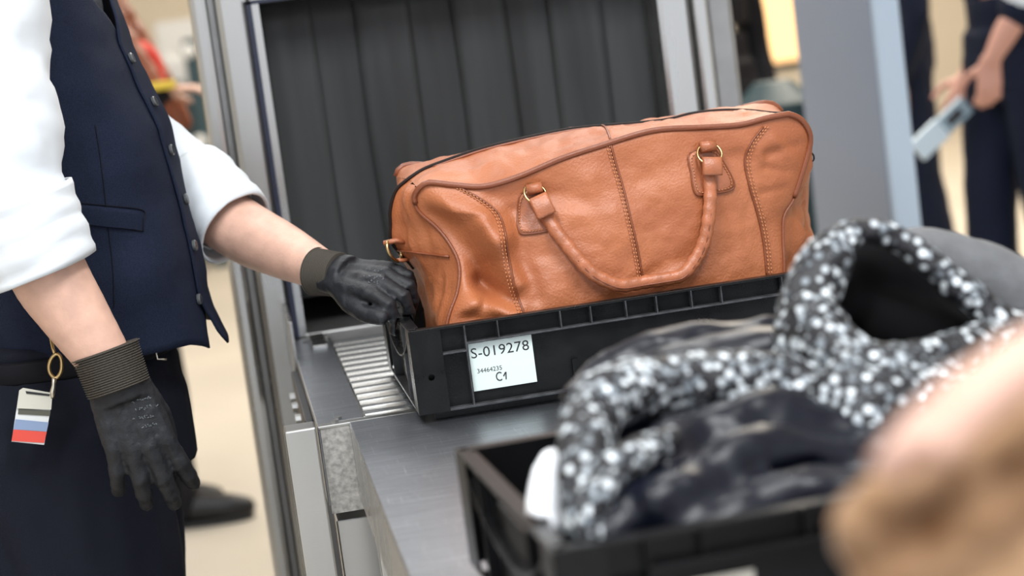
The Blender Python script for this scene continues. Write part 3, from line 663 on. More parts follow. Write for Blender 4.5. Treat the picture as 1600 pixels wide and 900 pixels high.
def shoe(root, ank, toe):
    ank = Vector(ank); toe = Vector(toe); toe.z = 0; toe.normalize(); g = Vector((ank.x, ank.y, 0))
    mb = MB(); limb(mb, [g - toe * .05 + Vector((0, 0, .055)), g + toe * .06 + Vector((0, 0, .05)), g + toe * .15 + Vector((0, 0, .04)), g + toe * .20 + Vector((0, 0, .036))], [.042, .044, .042, .032])
    mb.tube([g + Vector((0, 0, .05)), g + Vector((0, 0, .12))], .045, 12)
    o = mb.blob('shoe', shoe_m, root, .007, 4)
    for v in o.data.vertices: v.co.z = max(v.co.z, .008 - root.location.z)
    s = Vector((toe.y, -toe.x, 0)); V = []
    for z in (.0006, .018):
        for k in range(20):
            a = 2 * math.pi * k / 20; V.append(g + toe * (.075 + .148 * math.cos(a)) + s * (.046 * math.sin(a) * (1 + .1 * math.cos(a))) + Vector((0, 0, z)))
    mk('sole', V, [tuple(range(20)), tuple(range(20, 40))] + [(k, (k + 1) % 20, 20 + (k + 1) % 20, 20 + k) for k in range(20)], MATS['dark_metal'], o, False)
# ---------------------------------------------------------------- the officer at the rollers
OF = empty('person', (-.40, .60, 0), 'person in navy vest, white shirt and black work gloves steadying a crate', 'person')
PHI = math.radians(-9); OC = .60
fwd = Vector((math.cos(PHI), math.sin(PHI), 0)); rgt = Vector((math.sin(PHI), -math.cos(PHI), 0))
SIL = sorted([(pt(u, v, Y=.53).z, pt(u, v, Y=.53).x) for u, v in ((146, -90), (160, -30), (171, 15), (188, 70), (209, 115), (226, 155), (246, 200), (266, 255), (281, 310), (294, 370), (306, 425), (314, 470), (319, 520), (323, 575))])
HA = [(.9, .135), (1.08, .148), (1.22, .145), (1.35, .128), (1.5, .115), (1.6, .075)]; HB = [(.9, .165), (1.1, .172), (1.3, .185), (1.45, .185), (1.52, .175), (1.57, .13), (1.6, .09)]
def torso(z, th, off=0, shrink=0):
    a = interp(HA, z) + off; b = interp(HB, z) + off; ex = math.hypot(a * math.cos(PHI), b * math.sin(PHI)) - off
    cx = interp(SIL, z) - ex
    c, s = math.cos(th), math.sin(th); e = 2 / 2.35
    return Vector((cx, OC, z)) + fwd * (math.copysign(abs(c) ** e, c) * (a - shrink)) + rgt * (math.copysign(abs(s) ** e, s) * (b - shrink))
zV = pt(183, 64, Y=.5).z; zL = pt(308, 468, Y=.5).z; zH = pt(302, 562, Y=.47).z; zTop = 1.585
def wr(P, amp, sc=9): return amp * fbm((P.x * .6, P.y * .6, P.z * 1.3), sc, 3)
def panel(sgn, off, edge, name):
    def fn(u, v):
        th0 = u * math.pi
        hem = zH + .012 * min(1, th0 / .5) + .02 * math.sin(min(1, th0 / 2.2) * math.pi) * .4
        z = lerp(hem, zTop, v); e = edge(z); th = e + (math.pi + .02 - e) * u ** 1.15
        P = torso(z, sgn * th, off)
        n = (P - Vector((torso(z, 0).x - .14, OC, z))).normalized()
        P += n * (wr(P, .007, 8) + .003 * math.sin(z * 46 + th * 2) * math.exp(-((th - .9) / .5) ** 2))
        if z < zL: P += n * (.05 * ((zL - z) / .12) ** 1.5 * math.exp(-(th / .7) ** 2) * (1.0 if sgn < 0 else .35))
        return P
    V, F = grid(fn, 46, 60); o = mk(name, V, F, navy, OF); md = o.modifiers.new('thick', 'SOLIDIFY'); md.thickness = .0028; md.offset = -1
    o.data.materials.append(lining); md.material_offset = 1; md.material_offset_rim = 0
    return V, F
def en(z):                                          # free edge of the under panel
    if z > zV: return -.02 + 4.9 * (z - zV) ** .9
    if z < zL: return -.02 + 1.6 * (zL - z)
    return -.02
def ef(z):                                          # free edge of the over panel, negative = crosses the middle
    if z > zV: return -.13 + 2.2 * (z - zV)
    if z < zL: return -.13 + 1.9 * (zL - z)
    return -.13
Vn, Fn = panel(1, .006, en, 'vest_panel'); Vo, Fo = panel(-1, .010, ef, 'vest_panel')
vb = BVHTree.FromPolygons(Vn + Vo, Fn + [tuple(i + len(Vn) for i in f) for f in Fo])
def vhit(u, v, off=0):
    d = (CF + CR * ((u - 800) / FPX) - CU * ((v - 450) / FPX)).normalized(); loc, n, i, t = vb.ray_cast(CAM, d)
    if loc is None: loc, n, i, t = vb.find_nearest(pt(u, v, Y=.5))
    if n.dot(d) > 0: n = -n
    return loc + n * off, n
btn = mat('horn_button', (.075, .080, .085), .25, spec=.6)
for (u, v) in ((203, 92), (239, 160), (265, 235), (288, 312), (301, 384), (308, 468)):
    c, n = vhit(u, v, .001); up = n.orthogonal().normalized(); w = n.cross(up)
    mb = MB().tube([c, c + n * .003, c + n * .0045, c + n * .0045, c + n * .003], [.0074, .0078, .0066, .0056, .0050], 20)
    b_ = mb.build('button', btn, OF)
    for (p, q) in ((.0014, .0014), (-.0014, .0014), (.0014, -.0014), (-.0014, -.0014)):
        a = c + up * p + w * q; MB().tube([a + n * .0028, a + n * .0034], .0007, 6).build('button_hole', ink, b_)
def vline(L, r, name, m, off=.001, flat=.6): return MB().tube([vhit(p.x, p.y, off)[0] for p in resample(crom([Vector((u, v, 0)) for u, v in L], 6), 40)], r, 6, flat=flat).build(name, m, OF, smooth=True)
vline([(148, 195), (158, 260), (166, 330)], .0009, 'dart_seam', lining); vline([(168, 352), (176, 420), (178, 480)], .0009, 'dart_seam', lining)
def welt(a, b):
    p = Vector((108, 317, 0)).lerp(Vector((221, 329, 0)), a).lerp(Vector((118, 348, 0)).lerp(Vector((223, 360, 0)), a), b)
    return vhit(p.x, p.y, .0032 * min(1, 8 * b, 6 * (1 - a)) + .0004)[0]
mk('pocket_welt', *grid(welt, 20, 8), navy, OF)
vline([(108, 316), (165, 321), (221, 328), (223, 344), (223, 361)], .0010, 'welt_seam', lining, .0015); vline([(118, 349), (170, 354), (223, 361)], .0013, 'welt_seam', lining, .001)
# shirt: body and sleeves with rolled cuffs
V, F = grid(lambda u, v: torso(lerp(zH + .06, zTop + .012, v), u * 2 * math.pi, -.012, .05 if math.cos(u * 2 * math.pi) > .5 else 0), 40, 30); mk('shirt_body', V, F, shirt_m, OF)
def sleeve(P, R, cuff, name, seed):
    def ring_pts(P, R, N, inner=0):
        Q = resample(crom([tuple(p) for p in P], 6), N); r = [interp([(i / (len(R) - 1), x) for i, x in enumerate(R)], k / (N - 1)) for k in range(N)]; return Q, r
    def skin_(P, R, N, nm, amp, th):
        Q, r = ring_pts(P, R, N); mb = MB(); mb.tube(Q, r, 40, cap=False); o_ = []
        V = []
        for k, v in enumerate(mb.v):
            c = Q[k // 40]; d = (v - c).normalized(); e = (k // 40) / (N - 1)
            V.append(v + d * (amp * (.7 * fbm((v.x, v.y, v.z * 1.5 + seed), 11, 3) + .35 * math.sin(e * 19 + 3 * fbm(v, 6, 2) + seed) - 1.1 * abs(fbm((v.x + seed, v.y * .7, v.z * 1.3 + v.x), 13, 3)) + .3)))
        o = mk(nm, V, mb.f, shirt_m, OF); md = o.modifiers.new('thick', 'SOLIDIFY'); md.thickness = th; md.offset = 1; return o
    skin_(P, R, 40, name, .008, .002); skin_(cuff[0], cuff[1], 16, 'sleeve_cuff', .004, .0045)
NY = .315
nS = [pt(-60, -190, Y=.40), pt(-30, -60, Y=.355), pt(-14, 60, Y=.335), pt(0, 180, Y=.325), pt(18, 290, Y=NY), pt(58, 385, Y=NY)]
sleeve(nS, [.07, .074, .070, .068, .066, .060], ([pt(18, 310, Y=NY), pt(38, 362, Y=NY), pt(67, 425, Y=NY)], [.0715, .0695, .0655]), 'sleeve', 1)
fS = [pt(75, -130, Y=.76), pt(108, 20, Y=.79), pt(155, 140, Y=.79), pt(210, 222, Y=.78), pt(275, 280, Y=.755), pt(352, 340, Y=.70)]
sleeve(fS, [.07, .070, .066, .064, .060, .052], ([pt(292, 286, Y=.745), pt(328, 320, Y=.715), pt(368, 356, Y=.68)], [.0645, .0635, .059]), 'sleeve', 5)
# body: one skin from head to feet, hidden under the clothes except for the forearms
bd = MB(); pc = lambda z: torso(z, 0).lerp(torso(z, math.pi), .5)
limb(bd, [pc(1.0) - Vector((.05, 0, 0)), pc(1.1), pc(1.25), pc(1.42)], [.11, .11, .11, .10]); nk = pc(1.5) + Vector((-.01, 0, 0)); hc = nk + Vector((.035, 0, .20))
for z in (1.15, 1.3, 1.42): bd.tube([pc(z) - rgt * .09, pc(z) + rgt * .09], .085, 14)
limb(bd, [pc(1.44), nk + Vector((0, 0, .04)), hc - Vector((.01, 0, .06))], [.075, .058, .058]); head(bd, hc, fwd)
wN = pt(176, 580, Y=.300); wF = pt(514, 427, Y=.50)
limb(bd, [pc(1.44) + rgt * .1, nS[0] + (pc(1.44) - nS[0]) * .1, nS[2], nS[4] + Vector((.004, 0, -.01)), pt(72, 420, Y=NY), pt(112, 485, Y=.31), wN], [.06, .055, .046, .047, .049, .044, .0325])
limb(bd, [pc(1.44) - rgt * .1, fS[0], fS[2], fS[4] + Vector((.01, 0, -.01)), pt(372, 356, Y=.68), pt(440, 391, Y=.60), wF], [.06, .055, .046, .046, .046, .040, .0265])
kn_ = [pc(.97) + rgt * .09 + Vector((-.02, 0, -.03)), Vector((-.37, .46, .50)), Vector((-.42, .45, .10))]; kf_ = [pc(.97) - rgt * .09 + Vector((-.02, 0, -.03)), Vector((-.34, .74, .50)), Vector((-.40, .75, .10))]
for L in (kn_, kf_): limb(bd, L, [.085, .06, .045])
bd.blob('body', skin_m, OF, .006, 6)
eyes(hc, fwd, OF)
MB().ball(hc - fwd * .02 + Vector((0, 0, .05)), (.098, .098, .085), 18, 12).blob('hair', mat('dark_hair', (.03, .02, .015), .6), OF, .008, 3)
# gloves
gl = MB(); dN = pt(216, 690, Y=.292) - wN
hand(gl, wN + dN.normalized() * .012, dN, (.10, -1, .12), (1, 0, .3), ((14, 20, 16), (12, 20, 16), (12, 22, 16), (14, 24, 18)), 1.05, [dN.normalized() * .8 + Vector((.25, .5, 0)), dN.normalized() + Vector((-.05, .35, 0)), dN.normalized() + Vector((-.2, .2, 0))], 1.24, .15)
gl.tube([wN - dN.normalized() * .004, wN + dN.normalized() * .04], [(.034, .029), (.040, .025)], 16, up=(0, -1, 0)); gN = gl.blob('glove', glove_m, OF, .0025, 4, disp=rip(.0012, 70))
gl = MB(); dF = pt(601, 439, Y=.43) - wF; dn = dF.normalized()
hand(gl, wF + dn * .012, dF, (.12, -.62, .80), (0, -.78, -.6), ((20, 66, 24), (22, 68, 26), (24, 70, 28), (26, 72, 28)), .98, [dn * .5 + Vector((-.02, -.5, -.50)), dn * .85 + Vector((-.05, -.30, -.30)), dn + Vector((-.1, -.05, -.02))], 1.06)
wbv = BVHTree.FromPolygons(Ve + Ve2, Fe + [tuple(i + len(Ve) for i in f) for f in Fe2])
def grip(v):                                        # the rubber gives way to the crate wall and the bag it touches
    c, s_ = math.cos(.0082), math.sin(.0082); dx, dy = v.x - .0845, v.y - .2746; lx = c * dx + s_ * dy; ly = -s_ * dx + c * dy
    h = wbv.ray_cast(v + Vector((.02, 0, 0)), Vector((-1, 0, 0)), .10)
    if h[0] is not None and h[0].x - .0055 < v.x: lx -= v.x - (h[0].x - .0055)
    if v.z < TZ + .1226 and -.0045 < lx < .0205:
        if v.z > TZ + .106: v = Vector((v.x, v.y, TZ + .1228))
        else: lx = -.0050 if lx < .006 else .0210
    return Vector((.0845 + c * lx - s_ * ly, .2746 + s_ * lx + c * ly, v.z))
CLAMP = grip
gl.tube([wF - dn * .004, wF + dn * .035], [(.0275, .025), (.033, .024)], 16, up=(0, -.62, .8)); gF = gl.blob('glove', glove_m, OF, .0025, 4, disp=rip(.0012, 70))
CLAMP = None
def gcuff(W, d, up, ra, rb, ln):
    d = d.normalized(); P = []; R = []
    N = 34
    for k in range(N + 1):
        t = k / N; w = 1 + (.02 if k % 2 else -.015); f = lerp(1.06, 1.0, t) + (.05 * math.exp(-((t - .03) / .05) ** 2)); P.append(W + d * (ln * (t - .55))); R.append((ra * w * f, rb * w * f))
    cf = MB().tube(P, R, 32, up=up).build('glove_cuff', rib_m, OF, smooth=True); rb_ = MB()
    for k in range(1, N, 2): rb_.tube([P[k] - d * .0003, P[k] + d * .0003], [(R[k][0] * 1.012, R[k][1] * 1.012)] * 2, 32, up=up)
    o = rb_.build('rib_threads', rib_l, cf); o['kind'] = 'stuff'
gcuff(wN, dN, (0, -1, 0), .0392, .0372, .052); gcuff(wF, dF, (0, -.62, .8), .0300, .0290, .042)
prn = mat('faded_print', (.10, .11, .12), .6)
def gprint(glove, rows, px):
    me = glove.data; off = glove.parent.location; bv = BVHTree.FromPolygons([v.co + off for v in me.vertices], [tuple(p.vertices) for p in me.polygons])
    for (u0, v0, u1, v1, n) in rows:
        for k in range(n):
            if random.random() < .2: continue
            u = lerp(u0, u1, (k + .5) / n); v = lerp(v0, v1, (k + .5) / n); mb = MB()
            for q in range(2):
                uu = u + random.uniform(-1.2, 1.2); vv = v + random.uniform(-2, 2); P = []
                for (du, dv) in ((0, 0), (random.uniform(1, 2.6), random.uniform(-2.5, 2.5))):
                    d = (CF + CR * ((uu + du - 800) / FPX) - CU * ((vv + dv - 450) / FPX)).normalized(); h = bv.ray_cast(CAM, d)
                    if h[0] is not None: P.append(h[0] + h[1] * .0004)
                if len(P) == 2: mb.tube(P, .0006, 5)
            if mb.v: o = mb.build('print_mark', prn, OF); o.parent = glove
gprint(gN, ((205, 628, 235, 620, 8), (196, 642, 246, 634, 11), (202, 655, 240, 649, 9), (220, 668, 250, 660, 7)), 1)
gprint(gF, ((565, 420, 602, 424, 8), (566, 430, 600, 436, 8), (574, 440, 590, 442, 4)), 1)
# trousers, belt, shoes
tr = MB(); tw = pt(262, 560, Y=.53)
def hipc(z): return Vector((interp([(.5, pt(302, 890, Y=.55).x), (.8, pt(302, 720, Y=.55).x), (.9, pt(290, 640, Y=.55).x), (1.0, pt(280, 560, Y=.55).x)], z) - .165, OC, z))
for z, b, a in ((1.0, .168, .160), (.95, .176, .166), (.90, .18, .172), (.85, .18, .172)):
    tr.tube([hipc(z) - Vector((0, 0, .03)), hipc(z) + Vector((0, 0, .03))], [(b, a), (b, a)], 28, up=(1, 0, 0))
for s_, kk in ((-1, kn_), (1, kf_)):
    L = [hipc(.90) + Vector((0, s_ * .088, 0)), hipc(.75) + Vector((.022, s_ * .092, 0)), hipc(.62) + Vector((.03, s_ * .1, 0)), hipc(.5) + Vector((.03, s_ * .11, 0)), Vector((kk[2].x + .02, kk[2].y, .30)), Vector((kk[2].x, kk[2].y, .07))]
    limb(tr, L, [.120, .118, .110, .100, .082, .078]); limb(tr, [p - Vector((.065, 0, 0)) for p in L[:4]], [.118, .116, .112, .100])
def tdisp(v): return .006 * fbm((v.x, v.y, v.z * .6), 7, 3) - .006 * math.exp(-((v.x - lerp(-.52, -.40, (1.0 - v.z) * 2)) / .012) ** 2) * (1 if v.z < .82 else 0)
tr.blob('trousers', navy_t, OF, .008, 5, disp=tdisp)
BT = []
for k in range(48):
    a = 2 * math.pi * k / 48; BT.append(hipc(1.005) + Vector((.163 * math.cos(a), .172 * math.sin(a), -.008 + .0 * math.cos(a))))
MB().tube(BT, [(.0035, .016)] * 48, 8, closed=True, up=(0, 0, 1)).build('belt', MATS['black_lining'], OF, smooth=True)
bk = pt(249, 549, Y=.47); MB().tube([bk + Vector((.006, 0, .012)), bk + Vector((-.004, 0, .012)), bk + Vector((-.004, 0, -.010)), bk + Vector((.008, .0, -.012))], .0018, 6).build('buckle', metal_s, OF, smooth=True)
vl = [hipc(z) + Vector((.155 * math.cos(-.75), .172 * math.sin(-.75), 0)) for z in (.99, .95, .90, .86, .80)]
MB().tube([p + Vector((.004, -.004, 0)) for p in vl], .002, 6).build('pocket_seam', navy_t, OF, smooth=True)
for kk in (kn_, kf_): shoe(OF, kk[2], fwd)
# red tie
tie = MB().tube([torso(zTop - .02, .12, -.03), torso(zV + .07, .10, -.03), torso(zV - .05, .02, -.035)], [(.02, .004), (.03, .004), (.03, .004)], 10, up=tuple(fwd)); tie.build('tie', mat('red_tie', (.55, .05, .05), .5), OF, smooth=True)
# key-card holder hanging from the belt
KC = empty('card_holder', pt(52, 690, Y=.352), 'small white and red card holder hanging on a brass clip from the trousers', 'card holder')
ky = .352
def q4(u, v, dy=0): return pt(u, v, Y=ky + dy)
def slab(px, y0, y1, name, m):
    V = [q4(u, v, y0) for u, v in px] + [q4(u, v, y1) for u, v in px]; n = len(px)
    return mk(name, V, [tuple(range(n)), tuple(range(n, 2 * n))] + [(k, (k + 1) % n, n + (k + 1) % n, n + k) for k in range(n)], m, KC, False)
clear = mat('clear_plastic', (.55, .54, .47), .25)
slab([(30, 610), (36, 606), (82, 614), (80, 640), (26, 638)], -.003, .003, 'holder_top', clear)
slab([(26, 637), (79, 640), (69, 695), (18, 690)], 0, .003, 'card', mat('card_white', (.62, .64, .64), .4))
slab([(24, 655), (76, 660), (73, 674), (21, 671)], -.001, 0, 'blue_band', mat('card_blue', (.20, .27, .42), .4))
slab([(21, 671), (73, 675), (69, 692), (18, 689)], -.0012, 0, 'red_band', mat('card_red', (.62, .06, .04), .4))
slab([(29, 638), (79, 642), (78, 650), (28, 647)], -.0012, 0, 'dark_band', mat('card_dark', (.08, .08, .06), .4))
slab([(40, 611), (78, 616), (77, 619), (41, 615)], -.004, -.003, 'slot', ink)
MB().tube([q4(82, 622, -.001), q4(82, 612, -.002), q4(84, 602, -.001), q4(85, 590, -.001)], [.0028, .0036, .0026, .0034], 8).build('swivel', metal_s, KC, smooth=True)
ring_px = crom([(85, 590, 0), (78, 582, 0), (77, 570, 0), (82, 558, 0), (90, 553, 0), (96, 562, 0), (96, 578, 0), (91, 588, 0)], 4, closed=True)
MB().tube([q4(p.x, p.y, -.001) for p in ring_px], .0024, 8, closed=True).build('clip', brass, KC, smooth=True)
MB().tube([q4(86, 554, 0), q4(83, 545, .004), q4(80, 530, .012), q4(78, 510, .03)], .0022, 8).build('clip_hook', brass, KC, smooth=True)
# ---------------------------------------------------------------- people and things behind
skin2 = mat('reddish_skin', (.58, .30, .23), .5)
def figure(x, y, ang, label, top, trou, H=1.75, arms=None, hair=None, longhair=False, sleeve='long', group=None, skinm=None, lean=(0, 0), step=.06, spread=.10, vox=.008):
    """standing person; arms = {side: (elbow, wrist, hand direction, back-of-hand normal, thumb side, curls)}"""
    r = empty('person', (x, y, 0), label, 'person', 0, group); k = H / 1.75; sm = skinm or skin_m
    f = Vector((math.cos(ang), math.sin(ang), 0)); s = f.cross(Vector((0, 0, 1))); B = Vector((x, y, 0)); up = Vector((0, 0, 1))
    lean = Vector((lean[0], lean[1], 0))
    at = lambda a, b, z: B + f * (a * k) + s * (b * k) + up * (z * k) + lean * (z / 1.4)
    bd = MB(); limb(bd, [at(0, 0, .98), at(.0, 0, 1.2), at(0, 0, 1.40)], [.075 * k, .075 * k, .075 * k]); limb(bd, [at(0, 0, 1.42), at(.01, 0, 1.52), at(.02, 0, 1.58)], [.06 * k, .052 * k, .052 * k])
    hc = at(.03, 0, 1.645); head(bd, hc, f)
    tp = MB()
    for z, a, b in ((.94, .124, .172), (1.02, .118, .165), (1.12, .10, .145), (1.25, .11, .16), (1.36, .11, .175), (1.42, .085, .15)):
        tp.tube([at(0, 0, z - .05), at(0, 0, z + .05)], [(b * k, a * k)] * 2, 20, up=tuple(f))
    tp.tube([at(0, 0, 1.42), at(0, 0, 1.49)], [.10 * k, .06 * k], 14)
    for q in (-1, 1):
        S_ = at(0, q * .175, 1.40); side = 'R' if q > 0 else 'L'
        if arms and side in arms: E_, W_, hd, hn, ht, cu = arms[side]
        else: E_, W_, hd, hn, ht, cu = at(-.02, q * .23, 1.10), at(.05, q * .22, .86), at(.06, q * .215, .6) - at(.05, q * .22, .86), s * q, f, ((15, 20, 12),) * 4
        E_ = Vector(E_); W_ = Vector(W_)
        limb(bd, [at(0, q * .12, 1.40), S_, S_.lerp(E_, .5), E_, E_.lerp(W_, .45), W_], [x_ * k for x_ in (.05, .05, .043, .038, .038, .026)])
        hand(bd, W_, hd, hn, ht, cu, .97 * k, spread=spread)
        if sleeve == 'long': limb(tp, [at(0, q * .12, 1.39), S_, S_.lerp(E_, .5), E_, E_.lerp(W_, .5), E_.lerp(W_, .92)], [x_ * k for x_ in (.07, .068, .06, .055, .050, .042)])
        else: limb(tp, [at(0, q * .12, 1.39), S_, S_.lerp(E_, .5), E_], [x_ * k for x_ in (.07, .068, .062, .06)])
    tr = MB()
    for z in (1.0, .95, .9): tr.tube([at(0, 0, z - .04), at(0, 0, z + .04)], [(.165 * k, .115 * k)] * 2, 20, up=tuple(f))
    for q in (-1, 1):
        a = q * step; A_ = at(a - .02, q * .10, .09); K_ = at(a * .5 + .02, q * .10, .50); A_ -= lean * (.09 / 1.4)
        limb(bd, [at(0, q * .09, .92), K_, A_], [.075 * k, .055 * k, .04 * k]); limb(tr, [at(0, q * .09, .90), K_, A_ - up * .03], [.098 * k, .082 * k, .068 * k]); shoe(r, A_, f)
    bd.blob('body', sm, r, vox, 5); tp.blob('top', top, r, .010, 6, disp=rip(.006, 8)); tr.blob('trousers', trou, r, .010, 5, disp=rip(.006, 7)); eyes(hc, f, r)
    hr = MB(); hr.ball(hc - f * .02 + up * .05, (.098, .098, .085), 16, 10)
    if longhair:
        for b_ in (-.07, -.035, 0, .035, .07): limb(hr, [hc - f * .05 + s * b_ + up * .02, hc - f * .085 + s * b_ * 1.3 - up * .18, hc - f * .05 + s * b_ * 1.5 - up * .40], [.05, .045, .03])
        for b_ in (-.09, .09): limb(hr, [hc + s * b_ * .9, hc + f * .05 + s * b_ * 1.1 - up * .18, hc + f * .13 + s * b_ - up * .36, hc + f * .18 + s * b_ - up * .46], [.035, .05, .045, .02])
    hr.blob('hair', hair, r, .010, 4, disp=rip(.006, 25)); return r
blackwear = mat('black_wear', (.008, .008, .011), .7, spec=.2)
sc = pt(312, 790, Z=.03)
w_ = figure(sc.x - .09, sc.y, math.radians(-8), 'person with long auburn hair and red scarf standing beyond the scanner', blackwear, blackwear, 1.70, hair=mat('auburn_hair', (.20, .055, .022), .5), longhair=True,
            arms={'R': (Vector((sc.x - .12, sc.y - .20, 1.10)), pt(258, 140, Y=sc.y - .12), (1, .2, -.1), (0, 0, 1), (0, 1, 0), ((20, 30, 15),) * 4)})
mb = MB(); hx = Vector((sc.x - .07, sc.y, 0))
limb(mb, [hx + Vector((-.02, -.12, 1.40)), hx + Vector((.12, -.06, 1.36)), hx + Vector((.14, -.03, 1.22)), hx + Vector((.15, -.03, 1.12))], [.026, .028, .022, .018]); mb.blob('scarf', mat('red_scarf', (.62, .05, .035), .7), w_, .010, 4)
q = pt(252, 134, Y=sc.y - .16); mb = MB().box(q.x - .04, q.x + .04, q.y - .02, q.y + .02, q.z - .012, q.z + .012); tag(mb.build('folder', mat('yellow_card', (.70, .50, .05), .5), bevel=.004), 'small yellow folder held by the person with auburn hair', 'folder')
# counter, printer and cabinet left of the scanner
teal = mat('dark_teal_panel', (.010, .035, .045), .45); ltgrey = mat('light_grey_plastic', (.60, .62, .64), .5)
CY = 10.6
c0 = pt(215, 145, Y=CY); c1 = pt(300, 140, Y=CY)
cn = empty('service_counter', (c0.x, CY, 0), 'dark teal service counter with a pale top left of the scanner', 'counter')
MB().box(c0.x - .2, c1.x + .05, CY, CY + .7, c0.z - .04, c0.z).build('counter_top', ltgrey, cn, bevel=.006)
MB().box(c0.x - .17, c1.x + .02, CY + .03, CY + .67, 0, c0.z - .04).build('counter_body', teal, cn)
MB().box(c0.x - .12, c0.x + .1, CY + .01, CY + .03, .15, c0.z - .08).build('front_panel', teal, cn, bevel=.004)
p0 = pt(262, 140, Y=CY + .2)
pn = empty('printer', (p0.x + .05, CY + .25, c0.z), 'white rounded printer standing on the dark teal counter', 'printer')
MB().box(p0.x - .02, p0.x + .16, CY + .1, CY + .4, c0.z + .0005, c0.z + .20).build('printer_body', ltgrey, pn, bevel=.03)
MB().box(p0.x + .0, p0.x + .10, CY + .092, CY + .11, c0.z + .02, c0.z + .035).build('paper_slot', dark, pn)
t0 = pt(284, 62, Y=10.1); t1 = pt(330, 60, Y=10.1)
tc_ = empty('equipment_tower', (t0.x, 10.1, 0), 'tall dark teal equipment tower with two pale knobs beside the scanner', 'tower')
MB().box(t0.x, t1.x + .04, 10.1, 10.4, 0, t0.z).build('column_body', teal, tc_, bevel=.008)
for (u, v) in ((293, 80), (312, 222)):
    k_ = pt(u, v, Y=10.09); MB().tube([k_ + Vector((0, .012, 0)), k_ - Vector((0, .012, 0))], [.045, .04], 12).build('knob', ltgrey, tc_, smooth=True)
b0 = pt(246, 78, Y=12); wb = empty('display_screen', (b0.x, 12, 0), 'pale grey screen on a slim stand behind the counter', 'screen')
MB().box(b0.x, b0.x + .5, 12, 12.05, b0.z - .15, b0.z + .18).build('screen_panel', ltgrey, wb, bevel=.008); MB().box(b0.x + .13, b0.x + .17, 12.05, 12.09, .02, b0.z + .08).build('stand_pole', ltgrey, wb); MB().box(b0.x + .02, b0.x + .28, 11.9, 12.2, 0, .02).build('stand_foot', ltgrey, wb)
# ---------------------------------------------------------------- walk-through gate and the people at the right
gm = mat('blue_grey_gate', (.235, .28, .37), .55); gm2 = mat('pale_blue_gate_edge', (.42, .51, .62), .5)
GY = 2.5; g1 = pt(1376, 160, Y=GY).x; g2 = pt(1416, 160, Y=GY).x; GF = pt(1254, 160, X=g1).y; GW = g2 - g1
gt = empty('walk_through_detector', ((g1 + g2) / 2 + .45, (GY + GF) / 2, 0), 'blue-grey walk-through metal detector gate with a pale front edge', 'detector')
for a in (g1, g2 + .80):
    MB().box(a, a + GW, GY + .012, GF, .02, 2.15).build('side_panel', gm, gt, bevel=.006); MB().box(a + .002, a + GW + .004, GY - .01, GY + .012, .02, 2.15).build('edge_strip', gm2, gt, bevel=.004)
    MB().box(a - .02, a + GW + .02, GY - .02, GF + .02, 0, .02).build('foot_plate', dark, gt)
MB().box(g1, g2 + .8 + GW, GY, GF, 2.15, 2.4).build('cross_head', gm, gt, bevel=.01)
navy2 = mat('navy_uniform', (.006, .010, .026), .8, spec=.2)
PY = 3.9
wA = pt(1548, 95, Y=PY - .22); eA = pt(1590, 15, Y=PY - .24); wB = pt(1512, 120, Y=PY + .12)
pA = pt(1580, 100, Y=PY)
A_ = figure(pA.x, PY, math.radians(200), 'person in navy uniform with rolled white sleeves holding a pale hand scanner', navy2, navy2, 1.78, hair=MATS['dark_hair'], skinm=skin2, sleeve='short',
            arms={'L': (eA, wA, pt(1545, 170, Y=PY - .22) - wA, (-.2, -1, 0), (-1, 0, 0), ((25, 35, 20),) * 4),
                  'R': (pt(1540, 10, Y=PY + .16), wB, pt(1498, 160, Y=PY + .08) - wB, (-.2, -1, .2), (-1, 0, .3), ((30, 55, 30),) * 4)})
mb = MB(); limb(mb, [eA + Vector((.05, .0, .10)), eA + Vector((.012, 0, .02))], [.066, .064]); mb.blob('rolled_sleeve', shirt_m, A_, .008, 4)
d0 = pt(1432, 238, Y=PY + .02); d1 = pt(1510, 162, Y=PY + .02); ax = (d1 - d0).normalized(); nn = Vector((0, -1, 0)); ss = ax.cross(nn).normalized()
hs = empty('hand_scanner', d0.lerp(d1, .5), 'pale blue hand-held scanner held by the person beyond the gate', 'scanner')
def bar(a, b, w, t, name, m, off=0):
    V = [p + ss * (i * w) + nn * (j * t + off) for p in (a, b) for i, j in ((-1, -1), (1, -1), (1, 1), (-1, 1))]
    return MB().add(V, [(0, 3, 2, 1), (4, 5, 6, 7), (0, 1, 5, 4), (1, 2, 6, 5), (2, 3, 7, 6), (3, 0, 4, 7)]).build(name, m, hs, bevel=.004)
bar(d0, d0.lerp(d1, .52), .036, .012, 'paddle', mat('pale_blue_plastic', (.62, .76, .88), .4)); bar(d0.lerp(d1, .52), d1, .030, .016, 'handle_body', mat('mid_blue_plastic', (.30, .42, .52), .4))
bar(d0.lerp(d1, .60), d0.lerp(d1, .86), .014, .003, 'grip_inset', dark, .016)
pB = pt(1388, 60, Y=5.2)
figure(pB.x, 5.2, math.radians(170), 'person in dark navy clothes standing behind the gate panel', navy2, navy2, 1.80, hair=MATS['dark_hair'], lean=(.06, 0), step=.10)
pC = pt(1112, 60, Y=4.9)
figure(pC.x, 4.9, math.radians(-60), 'person in black clothes half hidden behind the scanner', blackwear, blackwear, 1.72, hair=MATS['dark_hair'])
bn = pt(1222, 150, Y=4.2); BN = empty('litter_bin', (bn.x, 4.2, 0), 'tall dark teal litter bin between the scanner and the gate', 'bin')
MB().tube([(bn.x, 4.3, 0), (bn.x, 4.3, .02), (bn.x, 4.3, .9)], [.10, .12, .13], 24).build('bin_body', teal, BN, smooth=False); MB().tube([(bn.x, 4.3, .9), (bn.x, 4.3, .93), (bn.x, 4.3, 1.0)], [.135, .135, .06], 24).build('bin_lid', teal, BN)
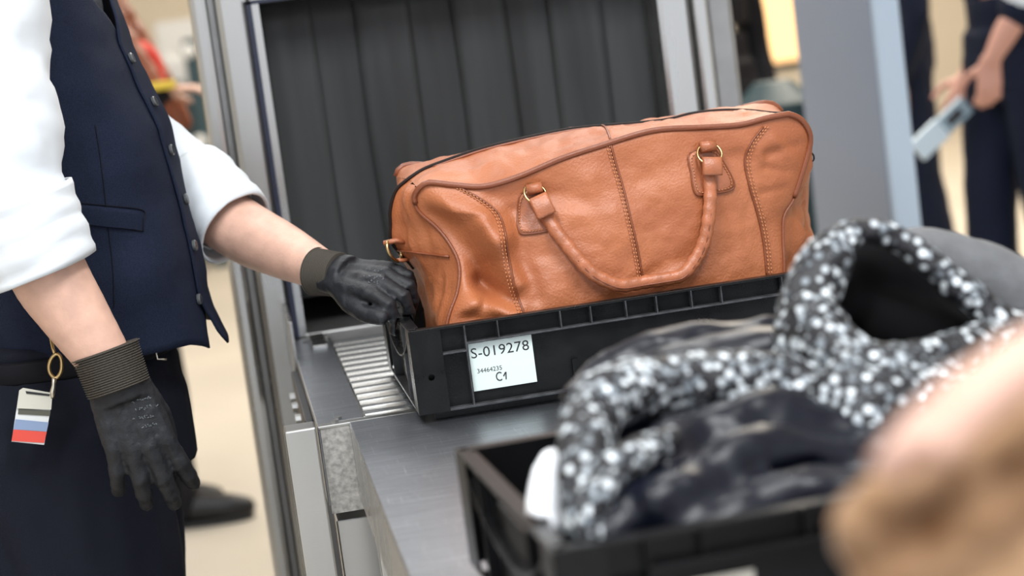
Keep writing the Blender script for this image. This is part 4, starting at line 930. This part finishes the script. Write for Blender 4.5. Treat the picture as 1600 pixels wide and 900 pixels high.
# ---------------------------------------------------------------- passenger in front: a hand gripping a tan coat
camel = mat('camel_fur_coat', (.13, .055, .016), .9, bump=.8, bscale=60, var=.35, vscale=20, col2=(.44, .27, .15), sheen=.2)
HY = -1.53
pwr = pt(1845, 462, Y=HY + .03); dh = pt(1515, 604, Y=HY) - pwr
G_ = figure(.66, -1.50, math.radians(165), 'person reaching a bare hand over a tan furry coat before the crates', mat('pink_sweater', (.55, .36, .32), .9), blackwear, 1.66, hair=MATS['auburn_hair'], sleeve='long', spread=.0, vox=.004, skinm=mat('pink_skin', (.46, .275, .21), .5, var=.08, vscale=40),
            arms={'R': (Vector((.55, -1.42, 1.17)), pwr, dh, (-.05, .22, .97), (.1, -.97, .22), ((4, 10, 8), (4, 10, 8), (8, 14, 10), (12, 18, 12)))})
ct = MB(); CYc = -1.42
for L in ([(1345, 860, CYc, .012), (1370, 790, CYc, .016), (1440, 745, CYc, .018), (1540, 705, CYc, .018), (1660, 650, CYc, .02)],
          [(1340, 900, CYc + .01, .016), (1420, 870, CYc, .02), (1500, 840, CYc, .016), (1600, 760, CYc, .02), (1700, 700, CYc, .024)],
          [(1360, 960, CYc + .01, .026), (1480, 940, CYc + .01, .026), (1600, 900, CYc, .026), (1720, 820, CYc, .03)],
          [(1560, 800, CYc + .03, .03), (1660, 740, CYc + .03, .035), (1800, 700, CYc + .03, .04)],
          [(1500, 1000, CYc + .02, .05), (1600, 1100, CYc + .02, .06), (1700, 1000, CYc + .02, .06)]): ptube(ct, L)
tag(ct.blob('fur_coat', camel, None, .004, 3, disp=rip(.008, 28)), 'tan furry coat bundled under the bare hand before the crates', 'coat')
lw = pt(1222, 80, Y=13.9); LW = empty('lit_display', (lw.x, 13.95, 0), 'warm lit display window on the far wall beyond the scanner', 'display')
MB().box(lw.x - .35, lw.x + .75, 13.93, 13.99, .5, 2.4).build('display_frame', dark, LW, bevel=.01); MB().box(lw.x - .30, lw.x + .70, 13.915, 13.935, .55, 2.35).build('lit_pane', mat('warm_lit_pane', (1, .62, .30), .5, emit=1.0), LW)
